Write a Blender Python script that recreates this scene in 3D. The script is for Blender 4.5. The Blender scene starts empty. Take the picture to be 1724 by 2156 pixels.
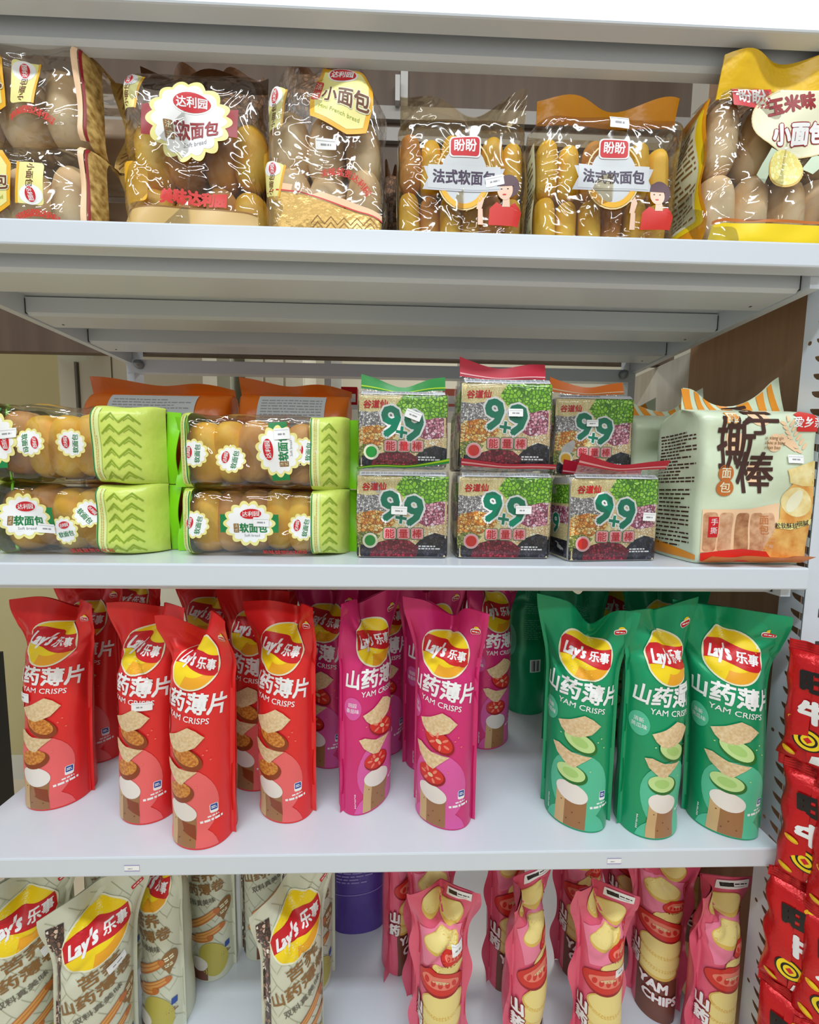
import bpy, math, random
import numpy as np
from mathutils import Matrix, Vector
from mathutils.geometry import tessellate_polygon

SC = bpy.context.scene
COL = SC.collection
random.seed(7)

# ------------------------------------------------------------------ camera
FPX, IW, IH = 770.0, 1724.0, 2156.0
CAM = np.array([0.0309, -0.4007, 0.0])
PITCH, ROLL, YAW = -0.0796, -0.01276, -0.0265


def rot_cam():
    a, b, c = PITCH, ROLL, YAW
    rx = np.array([[1, 0, 0], [0, math.cos(a), -math.sin(a)], [0, math.sin(a), math.cos(a)]])
    ry = np.array([[math.cos(b), 0, math.sin(b)], [0, 1, 0], [-math.sin(b), 0, math.cos(b)]])
    rz = np.array([[math.cos(c), -math.sin(c), 0], [math.sin(c), math.cos(c), 0], [0, 0, 1]])
    return rz @ rx @ ry


RC = rot_cam()
cam_data = bpy.data.cameras.new('camera')
cam_data.sensor_fit = 'HORIZONTAL'
cam_data.sensor_width = 36.0
cam_data.lens = 36.0 * FPX / IW
cam_data.clip_start = 0.01
cam = bpy.data.objects.new('camera', cam_data)
COL.objects.link(cam)
M = Matrix.Identity(4)
for i in range(3):
    M[i][0], M[i][1], M[i][2], M[i][3] = RC[i, 0], RC[i, 2], -RC[i, 1], CAM[i]
cam.matrix_world = M
SC.camera = cam


def at_y(px, py, Y):
    """measured photo point -> world point on the vertical plane at depth Y"""
    d = RC @ np.array([(px - IW / 2) / FPX, 1.0, -(py - IH / 2) / FPX])
    return CAM + d * ((Y - CAM[1]) / d[1])


# ------------------------------------------------------------------ world, lights, exposure
SC.view_settings.view_transform = 'Standard'
SC.view_settings.look = 'None'
SC.view_settings.gamma = 1.0
SC.view_settings.exposure = 0.0
SC.cycles.max_bounces = 7
SC.cycles.diffuse_bounces = 4
SC.cycles.glossy_bounces = 3
SC.cycles.transmission_bounces = 3
SC.cycles.transparent_max_bounces = 14
SC.cycles.caustics_reflective = False
SC.cycles.caustics_refractive = False

world = bpy.data.worlds.new('shop_ambient')
SC.world = world
world.use_nodes = True
world.node_tree.nodes['Background'].inputs[0].default_value = (0.86, 0.93, 1.0, 1)
world.node_tree.nodes['Background'].inputs[1].default_value = 0.50


def area(name, loc, sx, sy, power, color, rot=(0, 0, 0)):
    l = bpy.data.lights.new(name, 'AREA')
    l.shape = 'RECTANGLE'
    l.size, l.size_y = sx, sy
    l.energy = power
    l.color = color
    o = bpy.data.objects.new(name, l)
    o.location = loc
    o.rotation_euler = rot
    COL.objects.link(o)
    return o


# fluorescent ceiling strips of the shop aisle in front of the shelf (steep row close by, fill rows further out)
area('ceiling_strip_light', (0.0, -0.72, 1.40), 2.6, 0.09, 31.0, (0.88, 0.95, 1.0))
area('ceiling_strip_light', (0.0, -2.10, 1.40), 2.6, 0.20, 35.0, (0.90, 0.96, 1.0))
area('ceiling_strip_light', (-1.5, 0.65, 1.40), 0.9, 0.15, 6.0, (1.0, 0.96, 0.84))
area('ceiling_strip_light', (0.3, 1.6, 1.40), 1.6, 0.2, 16.0, (1.0, 0.97, 0.9))


# ------------------------------------------------------------------ materials
def lin(c):
    out = []
    for v in c:
        v = v / 255.0
        out.append(v / 12.92 if v <= 0.04045 else ((v + 0.055) / 1.055) ** 2.4)
    return tuple(out) + (1.0,)


MATS = {}


def mat(name, rgb, rough=0.42, metal=0.0, spec=0.5, bump=None, coat=0.0):
    if name in MATS:
        return MATS[name]
    m = bpy.data.materials.new(name)
    m.use_nodes = True
    nt = m.node_tree
    b = nt.nodes['Principled BSDF']
    b.inputs['Base Color'].default_value = lin(rgb)
    b.inputs['Roughness'].default_value = rough
    b.inputs['Metallic'].default_value = metal
    b.inputs['Specular IOR Level'].default_value = spec
    b.inputs['Coat Weight'].default_value = coat
    b.inputs['Coat Roughness'].default_value = 0.12
    if bump:
        tc = nt.nodes.new('ShaderNodeTexCoord')
        nz = nt.nodes.new('ShaderNodeTexNoise')
        nz.inputs['Scale'].default_value = bump[0]
        nz.inputs['Detail'].default_value = 4
        bp = nt.nodes.new('ShaderNodeBump')
        bp.inputs['Strength'].default_value = bump[1]
        bp.inputs['Distance'].default_value = bump[2] if len(bump) > 2 else 0.01
        nt.links.new(tc.outputs['Object'], nz.inputs['Vector'])
        nt.links.new(nz.outputs['Fac'], bp.inputs['Height'])
        nt.links.new(bp.outputs['Normal'], b.inputs['Normal'])
    MATS[name] = m
    return m


def film(name, tint=(255, 255, 255), gloss=0.16, rough=0.09, scale=38, strength=0.9, dist=0.012, stretch=(1, 1, 1)):
    """clear crinkled packaging film"""
    m = bpy.data.materials.new(name)
    m.use_nodes = True
    nt = m.node_tree
    for n in list(nt.nodes):
        if n.type != 'OUTPUT_MATERIAL':
            nt.nodes.remove(n)
    out = [n for n in nt.nodes if n.type == 'OUTPUT_MATERIAL'][0]
    tr = nt.nodes.new('ShaderNodeBsdfTransparent')
    tr.inputs[0].default_value = lin(tint)
    gl = nt.nodes.new('ShaderNodeBsdfGlossy')
    gl.inputs['Color'].default_value = (1, 1, 1, 1)
    gl.inputs['Roughness'].default_value = rough
    mx = nt.nodes.new('ShaderNodeMixShader')
    tc = nt.nodes.new('ShaderNodeTexCoord')
    mp = nt.nodes.new('ShaderNodeMapping')
    mp.inputs['Scale'].default_value = stretch
    nz = nt.nodes.new('ShaderNodeTexNoise')
    nz.inputs['Scale'].default_value = scale
    nz.inputs['Detail'].default_value = 2.0
    nz.inputs['Distortion'].default_value = 1.2
    vo = nt.nodes.new('ShaderNodeTexVoronoi')
    vo.feature = 'DISTANCE_TO_EDGE'
    vo.inputs['Scale'].default_value = scale * 0.55
    ad = nt.nodes.new('ShaderNodeMath')
    ad.operation = 'ADD'
    bp = nt.nodes.new('ShaderNodeBump')
    bp.inputs['Strength'].default_value = strength
    bp.inputs['Distance'].default_value = dist
    lw = nt.nodes.new('ShaderNodeLayerWeight')
    lw.inputs['Blend'].default_value = 0.35
    mm = nt.nodes.new('ShaderNodeMath')
    mm.operation = 'MULTIPLY_ADD'
    mm.inputs[1].default_value = 0.45
    mm.inputs[2].default_value = gloss
    L = nt.links.new
    L(tc.outputs['Object'], mp.inputs['Vector'])
    L(mp.outputs[0], nz.inputs['Vector'])
    L(mp.outputs[0], vo.inputs['Vector'])
    L(nz.outputs['Fac'], ad.inputs[0])
    L(vo.outputs['Distance'], ad.inputs[1])
    L(ad.outputs[0], bp.inputs['Height'])
    L(bp.outputs['Normal'], gl.inputs['Normal'])
    L(bp.outputs['Normal'], lw.inputs['Normal'])
    L(lw.outputs['Fresnel'], mm.inputs[0])
    L(mm.outputs[0], mx.inputs[0])
    L(tr.outputs[0], mx.inputs[1])
    L(gl.outputs[0], mx.inputs[2])
    L(mx.outputs[0], out.inputs['Surface'])
    MATS[name] = m
    return m


def seeds(name, cols, size, gap=(40, 30, 25), gapw=0.12, stretch=1.0, rough=0.4):
    """printed picture of grains: voronoi cells in panel coordinates"""
    cols = [tuple(min(250, int(v * 1.14 + 4)) for v in c) for c in cols]
    gap = tuple(min(250, int(v * 1.25 + 8)) for v in gap)
    m = bpy.data.materials.new(name)
    m.use_nodes = True
    nt = m.node_tree
    b = nt.nodes['Principled BSDF']
    b.inputs['Roughness'].default_value = rough
    uv = nt.nodes.new('ShaderNodeUVMap')
    mp = nt.nodes.new('ShaderNodeMapping')
    mp.inputs['Scale'].default_value = (1.0, stretch, 1.0)
    vo = nt.nodes.new('ShaderNodeTexVoronoi')
    vo.inputs['Scale'].default_value = 1.0 / size
    ve = nt.nodes.new('ShaderNodeTexVoronoi')
    ve.feature = 'DISTANCE_TO_EDGE'
    ve.inputs['Scale'].default_value = 1.0 / size
    sp = nt.nodes.new('ShaderNodeSeparateColor')
    rp = nt.nodes.new('ShaderNodeValToRGB')
    rp.color_ramp.interpolation = 'CONSTANT'
    els = rp.color_ramp.elements
    els[0].position = 0.0
    els[0].color = lin(cols[0])
    els[1].position = 1.0 / len(cols)
    els[1].color = lin(cols[min(1, len(cols) - 1)])
    for k in range(2, len(cols)):
        e = els.new(k / len(cols))
        e.color = lin(cols[k])
    r2 = nt.nodes.new('ShaderNodeValToRGB')
    r2.color_ramp.elements[0].position = gapw * 0.4
    r2.color_ramp.elements[1].position = gapw
    mx = nt.nodes.new('ShaderNodeMix')
    mx.data_type = 'RGBA'
    mx.inputs[6].default_value = lin(gap)
    L = nt.links.new
    L(uv.outputs[0], mp.inputs[0])
    L(mp.outputs[0], vo.inputs['Vector'])
    L(mp.outputs[0], ve.inputs['Vector'])
    L(vo.outputs['Color'], sp.inputs[0])
    L(sp.outputs[0], rp.inputs[0])
    L(ve.outputs['Distance'], r2.inputs[0])
    L(r2.outputs[0], mx.inputs[0])
    L(rp.outputs[0], mx.inputs[7])
    L(mx.outputs[2], b.inputs['Base Color'])
    MATS[name] = m
    return m


def mottled(name, c1, c2, scale, rough=0.5, stretch=(1, 1, 1), spec=0.4, coord='Object'):
    m = bpy.data.materials.new(name)
    m.use_nodes = True
    nt = m.node_tree
    b = nt.nodes['Principled BSDF']
    b.inputs['Roughness'].default_value = rough
    b.inputs['Specular IOR Level'].default_value = spec
    tc = nt.nodes.new('ShaderNodeTexCoord')
    mp = nt.nodes.new('ShaderNodeMapping')
    mp.inputs['Scale'].default_value = stretch
    nz = nt.nodes.new('ShaderNodeTexNoise')
    nz.inputs['Scale'].default_value = scale
    nz.inputs['Detail'].default_value = 5
    rp = nt.nodes.new('ShaderNodeValToRGB')
    rp.color_ramp.elements[0].position = 0.33
    rp.color_ramp.elements[0].color = lin(c1)
    rp.color_ramp.elements[1].position = 0.67
    rp.color_ramp.elements[1].color = lin(c2)
    L = nt.links.new
    L(tc.outputs[coord], mp.inputs[0])
    L(mp.outputs[0], nz.inputs['Vector'])
    L(nz.outputs['Fac'], rp.inputs[0])
    L(rp.outputs[0], b.inputs['Base Color'])
    MATS[name] = m
    return m


PAL = {
    'white': (245, 245, 245), 'cream': (238, 236, 205), 'red': (205, 30, 40), 'yellow': (246, 214, 30),
    'orange': (236, 150, 45), 'dkred': (150, 20, 30), 'brown': (110, 62, 32), 'dkbrown': (70, 42, 34),
    'black': (25, 22, 22), 'grey': (150, 150, 155), 'ltgrey': (205, 208, 212), 'green': (30, 130, 70),
    'teal': (18, 128, 98), 'lime': (168, 214, 30), 'limepale': (222, 234, 160), 'zig': (140, 168, 40), 'limedk': (120, 170, 30), 'olive': (160, 175, 55),
    'gold': (206, 168, 92), 'goldpale': (232, 208, 150), 'golddk': (150, 104, 44), 'pink': (238, 165, 170), 'blue': (50, 80, 160),
    'skin': (238, 200, 176), 'beige': (222, 196, 152), 'amber': (238, 178, 30), 'ylabel': (240, 232, 150),
    'sesame': (214, 200, 156), 'peach': (245, 205, 165), 'celadon': (205, 222, 196), 'tomato': (212, 48, 40),
    'tompale': (236, 130, 110), 'chip': (226, 196, 152), 'chipy': (238, 218, 140), 'chipyd': (222, 184, 90),
    'cuke': (196, 226, 150), 'cukedk': (38, 110, 42), 'meat': (196, 120, 44), 'meatdk': (140, 62, 26), 'yam': (160, 112, 70),
    'yamlt': (206, 170, 120), 'yamcut': (236, 228, 220), 'stick': (222, 160, 86), 'stickdk': (196, 112, 48), 'purple': (84, 62, 150),
    'purplelt': (150, 135, 200), 'pinkfilm': (228, 92, 122), 'pinklt': (236, 130, 160), 'crack': (176, 178, 150), 'taupe': (146, 106, 58),
    'pear': (190, 178, 80), 'mint': (86, 192, 152), 'rose': (222, 92, 164), 'salmon': (238, 104, 104), 'navy': (60, 40, 70),
    'silver': (196, 198, 205), 'bgreen': (40, 150, 60),
}


def P(name):
    if name in MATS:
        return MATS[name]
    return mat(name, PAL[name], rough=0.4, spec=0.4)


mat('red_foil', (230, 44, 44), rough=0.3, metal=0.12, bump=(16, 0.25, 0.01))
mat('pink_foil', (214, 46, 118), rough=0.3, metal=0.12, bump=(16, 0.25, 0.01))
mat('green_foil', (22, 156, 104), rough=0.28, metal=0.15, bump=(16, 0.25, 0.01))
mat('beige_foil', (212, 214, 192), rough=0.38, bump=(14, 0.3, 0.01))
mat('tomato_foil', (228, 92, 122), rough=0.32, metal=0.1, bump=(18, 0.3, 0.01))
mat('purple_foil', (84, 60, 152), rough=0.35, metal=0.1, bump=(18, 0.3, 0.01))
mat('snack_red_foil', (206, 22, 28), rough=0.28, metal=0.3, bump=(60, 0.45, 0.006))
mat('orange_film', (226, 112, 22), rough=0.3, bump=(20, 0.35, 0.01))
mat('brown_film', (120, 84, 56), rough=0.28, bump=(26, 0.6, 0.015))
mat('celadon_film', (212, 224, 196), rough=0.3, bump=(18, 0.3, 0.008))
mat('yellow_film', (236, 190, 20), rough=0.3, bump=(22, 0.4, 0.01))
mat('amber_film', (226, 150, 24), rough=0.3, bump=(22, 0.4, 0.01))
mat('lime_foil', (208, 224, 106), rough=0.3, bump=(24, 0.4, 0.01))
mat('gold_foil', (198, 160, 88), rough=0.28, metal=0.35, bump=(30, 0.5, 0.01))
mat('shelf_white', (213, 220, 229), rough=0.22, spec=0.5)
mat('zip_green', (20, 140, 50), rough=0.35)
mat('zip_red', (196, 26, 56), rough=0.35)
mat('zip_orange', (236, 120, 30), rough=0.35)
film('clear_film', (253, 253, 251), gloss=0.07, scale=20, rough=0.07)
film('pack_film', (254, 254, 254), gloss=0.02, scale=14, rough=0.05, strength=0.5)
film('haze_film', (236, 236, 234), gloss=0.18, scale=46)
film('tan_film', (252, 244, 224), gloss=0.06, scale=18)
film('umber_film', (242, 232, 212), gloss=0.05, scale=18)
seeds('pea_print', [(130, 190, 50), (150, 205, 70), (110, 170, 40), (165, 215, 95)], 0.0044, gap=(56, 100, 28), gapw=0.16)
seeds('greyseed_print', [(150, 148, 148), (190, 188, 186), (110, 108, 112), (215, 213, 210)], 0.0022, gap=(80, 78, 80))
seeds('corn_print', [(216, 150, 70), (232, 178, 100), (196, 120, 50), (240, 200, 140)], 0.0034, gap=(120, 70, 30))
seeds('pinkbean_print', [(216, 160, 176), (236, 190, 204), (190, 120, 140), (150, 70, 95)], 0.0038, gap=(90, 40, 55))
seeds('redbean_print', [(120, 28, 44), (150, 44, 60), (95, 20, 34)], 0.003, gap=(50, 10, 20))
seeds('blackbean_print', [(44, 42, 52), (62, 60, 72), (30, 28, 36)], 0.0042, gap=(12, 12, 16))
seeds('sesame_print', [(214, 200, 150), (226, 214, 172), (200, 182, 128)], 0.0014, gap=(170, 150, 100))
seeds('oat_print', [(222, 200, 164), (204, 176, 134), (238, 222, 196)], 0.0026, gap=(150, 120, 80))
seeds('mung_print', [(130, 140, 70), (160, 165, 90), (105, 115, 55)], 0.002, gap=(60, 65, 30))
seeds('buckwheat_print', [(92, 62, 52), (196, 170, 150), (70, 48, 44), (222, 206, 194), (140, 100, 84)], 0.0055, gap=(36, 24, 22), gapw=0.16)
seeds('lattice_print', [(96, 66, 44), (124, 88, 60), (80, 54, 36)], 0.006, gap=(44, 28, 18), gapw=0.1)
mottled('bread_crust', (196, 128, 58), (228, 176, 104), 18, rough=0.5)
mottled('bread_gold', (236, 166, 34), (250, 206, 76), 22, rough=0.45)
mottled('bread_yellow', (238, 186, 30), (250, 216, 92), 20, rough=0.4)
mottled('gold_lattice', (228, 194, 120), (150, 108, 48), 150, rough=0.35)
mottled('bread_pale', (230, 184, 128), (248, 222, 180), 16, rough=0.5)
mottled('bread_dark', (176, 112, 50), (226, 162, 80), 16, rough=0.5)
mottled('chip_print', (214, 180, 130), (236, 212, 172), 260, rough=0.45, coord='UV')
mottled('meat_print', (176, 84, 28), (226, 160, 70), 300, rough=0.4, coord='UV')
mottled('wood_brown', (178, 140, 108), (194, 156, 124), 5, rough=0.5, stretch=(14, 14, 0.5))
mottled('wood_pale', (206, 198, 182), (224, 218, 204), 5, rough=0.5, stretch=(10, 10, 0.4))
mottled('wood_back', (84, 66, 52), (96, 77, 62), 4, rough=0.55, stretch=(10, 10, 0.5))

# ------------------------------------------------------------------ mesh helpers


class Acc:
    """collects surfaces and prints; build() links them as ONE mesh object"""

    def __init__(self):
        self.v, self.f, self.mi, self.uv, self.sm, self.mats, self.n = [], [], [], [], [], [], 0

    def slot(self, m):
        if isinstance(m, str):
            m = P(m)
        if m not in self.mats:
            self.mats.append(m)
        return self.mats.index(m)

    def add(self, V, F, m, UV=None, smooth=True):
        V = np.asarray(V, float)
        k = self.slot(m)
        UV = np.zeros((len(V), 2)) if UV is None else np.asarray(UV, float)
        for f in F:
            f = [int(i) for i in f]
            self.f.append([i + self.n for i in f])
            self.uv.extend(UV[i] for i in f)
            self.mi.append(k)
            self.sm.append(smooth)
        self.v.append(V)
        self.n += len(V)

    def grid(self, S, xs, ys, m, off=0.0, wrap=False):
        X, Y = np.meshgrid(xs, ys)
        V = place(S, X.ravel(), Y.ravel(), off) if off else S(X.ravel(), Y.ravel())
        nx, ny = len(xs), len(ys)
        F = [(j * nx + i, j * nx + i + 1, (j + 1) * nx + i + 1, (j + 1) * nx + i) for j in range(ny - 1) for i in range(nx - 1)]
        self.add(V, F, m, np.stack([X.ravel(), Y.ravel()], 1))

    def prints(self, S, g, base=0.00035, step=0.00014):
        for (m, V, T, lay) in g.tess():
            W3 = place(S, V[:, 0], V[:, 1], base + step * lay)
            self.add(W3, T, m, V)

    def box(self, x0, x1, y0, y1, z0, z1, m):
        V = [(x, y, z) for x in (x0, x1) for y in (y0, y1) for z in (z0, z1)]
        F = [(0, 1, 3, 2), (4, 6, 7, 5), (0, 4, 5, 1), (2, 3, 7, 6), (0, 2, 6, 4), (1, 5, 7, 3)]
        self.add(V, F, m, smooth=False)

    def mesh(self, name):
        me = bpy.data.meshes.new(name)
        V = np.concatenate(self.v) if self.v else np.zeros((0, 3))
        me.from_pydata([tuple(map(float, p)) for p in V], [], self.f)
        for m in self.mats:
            me.materials.append(m)
        me.polygons.foreach_set('material_index', self.mi)
        me.polygons.foreach_set('use_smooth', self.sm)
        l = me.uv_layers.new(name='UVMap')
        l.data.foreach_set('uv', np.asarray(self.uv, np.float32).ravel())
        me.update()
        return me

    def build(self, name, parent=None, label=None):
        return link(name, self.mesh(name), parent, label)


def link(name, me, parent=None, label=None):
    o = bpy.data.objects.new(name, me)
    COL.objects.link(o)
    if parent is not None:
        o.parent = parent
    if label:
        o['label'] = label
    return o


def normals(S, x, y):
    h = 0.0006
    du = S(x + h, y) - S(x - h, y)
    dv = S(x, y + h) - S(x, y - h)
    n = np.cross(du, dv)
    return n / np.maximum(np.linalg.norm(n, axis=1, keepdims=True), 1e-12)


def place(S, x, y, off):
    return S(x, y) + normals(S, x, y) * off


def subdiv(V, T, L):
    V = [tuple(p) for p in V]
    for _ in range(9):
        mid = {}
        out = []
        A = np.asarray(V)

        def cut(a, b):
            k = (a, b) if a < b else (b, a)
            if k not in mid:
                d = A[a] - A[b]
                if d @ d > L * L:
                    V.append(tuple((A[a] + A[b]) / 2))
                    mid[k] = len(V) - 1
                else:
                    mid[k] = -1
            return mid[k]
        any_cut = False
        for (a, b, c) in T:
            ab, bc, ca = cut(a, b), cut(b, c), cut(c, a)
            n = (ab >= 0) + (bc >= 0) + (ca >= 0)
            if n == 0:
                out.append((a, b, c))
                continue
            any_cut = True
            if n == 3:
                out += [(a, ab, ca), (ab, b, bc), (ca, bc, c), (ab, bc, ca)]
            else:
                while True:                       # rotate so that ab is cut
                    if n == 1 and ab >= 0:
                        out += [(a, ab, c), (ab, b, c)]
                        break
                    if n == 2 and ab >= 0 and bc >= 0:
                        out += [(ab, b, bc), (a, ab, bc), (a, bc, c)]
                        break
                    a, b, c, ab, bc, ca = b, c, a, bc, ca, ab
        T = out
        if not any_cut:
            break
    return np.asarray(V, float), T


TEXTC = {}


def text_tris(s, bold):
    k = (s, bold)
    if k not in TEXTC:
        c = bpy.data.curves.new('lettering', 'FONT')
        c.body = s
        c.resolution_u = 2
        c.offset = bold
        c.align_x = 'CENTER'
        o = bpy.data.objects.new('lettering', c)
        COL.objects.link(o)
        dg = bpy.context.evaluated_depsgraph_get()
        me = bpy.data.meshes.new_from_object(o.evaluated_get(dg))
        me.calc_loop_triangles()
        V = np.array([v.co[:2] for v in me.vertices]).reshape(-1, 2)
        T = [tuple(t.vertices) for t in me.loop_triangles]
        bpy.data.objects.remove(o)
        bpy.data.curves.remove(c)
        bpy.data.meshes.remove(me)
        TEXTC[k] = (V, T)
    return TEXTC[k]


def rotp(p, a):
    p = np.asarray(p, float).reshape(-1, 2)
    ca, sa = math.cos(a), math.sin(a)
    return np.stack([p[:, 0] * ca - p[:, 1] * sa, p[:, 0] * sa + p[:, 1] * ca], 1)


class G:
    """flat printed artwork in panel metres, layered"""

    def __init__(self, L=0.005):
        self.items, self.L, self.cache = [], L, None

    def raw(self, m, V, T, lay):
        V = np.asarray(V, float)
        if len(T) == 0:
            return
        TT = []
        for (a, b, c) in T:
            s = (V[b][0] - V[a][0]) * (V[c][1] - V[a][1]) - (V[b][1] - V[a][1]) * (V[c][0] - V[a][0])
            if abs(s) < 1e-14:
                continue
            TT.append((a, b, c) if s > 0 else (a, c, b))
        self.items.append((m, V, TT, lay))

    def poly(self, m, pts, lay=0, clip=None):
        pts = [tuple(p) for p in pts]
        if clip is not None:
            pts = clip_y(pts, clip)
        if len(pts) < 3:
            return
        T = tessellate_polygon([[Vector((p[0], p[1], 0)) for p in pts]])
        self.raw(m, pts, T, lay)

    def ell(self, m, cx, cy, rx, ry=None, rot=0.0, lay=0, n=28, clip=None):
        ry = rx if ry is None else ry
        a = np.linspace(0, 2 * math.pi, n, endpoint=False)
        p = rotp(np.stack([rx * np.cos(a), ry * np.sin(a)], 1), rot) + (cx, cy)
        self.poly(m, p, lay, clip)

    def ring(self, m, cx, cy, rx, ry, w, rot=0.0, lay=0, a0=0, a1=2 * math.pi, n=32):
        a = np.linspace(a0, a1, n)
        o = rotp(np.stack([rx * np.cos(a), ry * np.sin(a)], 1), rot) + (cx, cy)
        i = rotp(np.stack([(rx - w) * np.cos(a), (ry - w) * np.sin(a)], 1), rot) + (cx, cy)
        V = np.concatenate([o, i])
        T = []
        for k in range(n - 1):
            T += [(k, k + 1, n + k + 1), (k, n + k + 1, n + k)]
        self.raw(m, V, T, lay)

    def rect(self, m, cx, cy, w, h, rot=0.0, lay=0, r=0.0):
        if r > 0:
            pts = []
            for (sx, sy, a0) in ((1, -1, -90), (1, 1, 0), (-1, 1, 90), (-1, -1, 180)):
                for k in range(4):
                    a = math.radians(a0 + k * 30)
                    pts.append((sx * (w / 2 - r) + r * math.cos(a), sy * (h / 2 - r) + r * math.sin(a)))
        else:
            pts = [(-w / 2, -h / 2), (w / 2, -h / 2), (w / 2, h / 2), (-w / 2, h / 2)]
        self.poly(m, rotp(pts, rot) + (cx, cy), lay)

    def line(self, m, pts, w, lay=0):
        pts = np.asarray(pts, float)
        for a, b in zip(pts[:-1], pts[1:]):
            d = b - a
            n = np.array([-d[1], d[0]]) / max(np.linalg.norm(d), 1e-9) * w / 2
            e = d / max(np.linalg.norm(d), 1e-9) * w * 0.3
            self.raw(m, [a - n - e, b - n + e, b + n + e, a + n - e], [(0, 1, 2), (0, 2, 3)], lay)

    def text(self, m, s, cx, cy, size, rot=0.0, lay=1, bold=0.0, shear=0.0, sx=1.0, outline=None, ow=0.03):
        if outline:
            self.text(outline, s, cx, cy, size, rot, lay, bold + ow, shear, sx)
            lay += 1
        V, T = text_tris(s, 0.0)
        if len(V) == 0:
            return
        V = V.copy()
        V[:, 1] -= 0.36
        V[:, 0] = (V[:, 0] + shear * V[:, 1]) * sx
        # weight: the same glyphs stamped a hair apart
        if bold <= 0.004:
            sh = [(0, 0)]
        elif size < 0.0095:
            sh = [(-bold * .7, 0), (bold * .7, 0)]
        elif bold < 0.045:
            sh = [(-bold * .7, -bold * .7), (bold * .7, -bold * .7), (bold * .7, bold * .7), (-bold * .7, bold * .7)]
        else:
            sh = [(bold * math.cos(q), bold * math.sin(q)) for q in np.linspace(0, 6.283, 8, endpoint=False)]
        for d in sh:
            self.raw(m, rotp((V + d) * size, rot) + (cx, cy), T, lay)

    def arc_text(self, m, s, cx, cy, R, size, a0, a1, lay=1, bold=0.0):
        for k, ch in enumerate(s):
            a = a0 + (a1 - a0) * (k + 0.5) / len(s)
            self.text(m, ch, cx + R * math.cos(a), cy + R * math.sin(a), size, a - math.pi / 2, lay, bold)

    def dashes(self, m, cx, cy, w, h, rows, lay=1, seed=1, fill=0.55, rot=0.0):
        rn = random.Random(seed)
        for r in range(rows):
            y = -h / 2 + (r + 0.5) * h / rows
            x = -w / 2
            end = w / 2 * (1 if rn.random() < 0.7 else rn.uniform(0.1, 0.8))
            while x < end:
                l = rn.uniform(0.6, 2.4) * h / rows
                q = rotp([(x, y - fill * h / rows / 2), (min(x + l, end), y - fill * h / rows / 2),
                          (min(x + l, end), y + fill * h / rows / 2), (x, y + fill * h / rows / 2)], rot) + (cx, cy)
                self.raw(m, q, [(0, 1, 2), (0, 2, 3)], lay)
                x += l + 0.35 * h / rows

    def flower(self, m, cx, cy, rx, ry, n, lay=0, depth=0.1, rot=0.0):
        a = np.linspace(0, 2 * math.pi, n * 8, endpoint=False)
        k = 1 + depth * (np.abs(np.cos(a * n / 2)) * 2 - 1.3)
        self.poly(m, rotp(np.stack([rx * k * np.cos(a), ry * k * np.sin(a)], 1), rot) + (cx, cy), lay)

    def clone(self, dx=0.0, dy=0.0, rot=0.0, sc=1.0):
        h = G(self.L)
        h.items = [(m, rotp(V * sc, rot) + (dx, dy), T, l) for (m, V, T, l) in self.items]
        return h

    def join(self, other, dl=0):
        self.items += [(m, V, T, l + dl) for (m, V, T, l) in other.items]

    def tess(self):
        if self.cache is None:
            self.cache = [(m,) + subdiv(V, T, self.L) + (l,) for (m, V, T, l) in self.items]
        return self.cache


def clip_y(pts, ymin):
    out = []
    for a, b in zip(pts, pts[1:] + pts[:1]):
        ia, ib = a[1] >= ymin, b[1] >= ymin
        if ia:
            out.append(a)
        if ia != ib:
            t = (ymin - a[1]) / (b[1] - a[1])
            out.append((a[0] + t * (b[0] - a[0]), ymin))
    return out


def sm(t, a, b):
    t = np.clip((np.asarray(t, float) - a) / (b - a), 0, 1)
    return t * t * (3 - 2 * t)


def waves(seed, amp, kmin=20, kmax=90, n=5):
    rn = random.Random(seed)
    W = [(rn.uniform(kmin, kmax) * rn.choice((-1, 1)), rn.uniform(kmin, kmax), rn.uniform(0, 6.28), rn.uniform(0.4, 1)) for _ in range(n)]

    def f(x, y):
        r = 0
        for (kx, ky, ph, a) in W:
            r = r + a * np.sin(kx * x + ky * y + ph)
        return r * amp / 2.0
    return f


# ------------------------------------------------------------------ things
def thing(name, label, cat, loc=(0, 0, 0), rotz=0.0, group=None, tilt=(0, 0)):
    o = bpy.data.objects.new(name, None)
    o.empty_display_size = 0.02
    COL.objects.link(o)
    o.location = loc
    o.rotation_euler = (tilt[0], tilt[1], rotz)
    o['label'] = label
    o['category'] = cat
    if group:
        o['group'] = group
    return o


def tag(o, label, cat, group=None):
    o['label'], o['category'] = label, cat
    if group:
        o['group'] = group
    return o


def struct(name, a):
    o = a.build(name)
    o['kind'] = 'structure'
    return o


def sticker(S, parent, x, y, w=0.022, h=0.011, rot=0.0, lay=9):
    g = G(0.006)
    g.rect('white', 0, 0, w, h, 0, 0, r=0.0008)
    g.line('ltgrey', [(-w / 2 + .001, h / 2 - .0022), (w / 2 - .001, h / 2 - .0022)], 0.0006, 1)
    g.dashes('grey', 0.0, -0.0006, w * 0.5, h * 0.28, 1, 1, seed=int(abs(x * 9999)) + 1)
    a = Acc()
    a.prints(S, g.clone(x, y, rot), base=0.0005 + 0.00014 * lay)
    return a.build('price_sticker', parent, 'small white price sticker')
# ------------------------------------------------------------------ the room
FLOOR = -1.12
WHITE = MATS['shelf_white']
tile = mat('floor_tile', (222, 206, 182), rough=0.25)
beige = mat('wall_beige', (196, 186, 138), rough=0.6)
panelw = mat('panel_white', (224, 220, 200), rough=0.5)


def slab(name, x0, x1, y0, y1, z0, z1, m):
    a = Acc()
    a.box(x0, x1, y0, y1, z0, z1, m)
    return struct(name, a)


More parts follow.
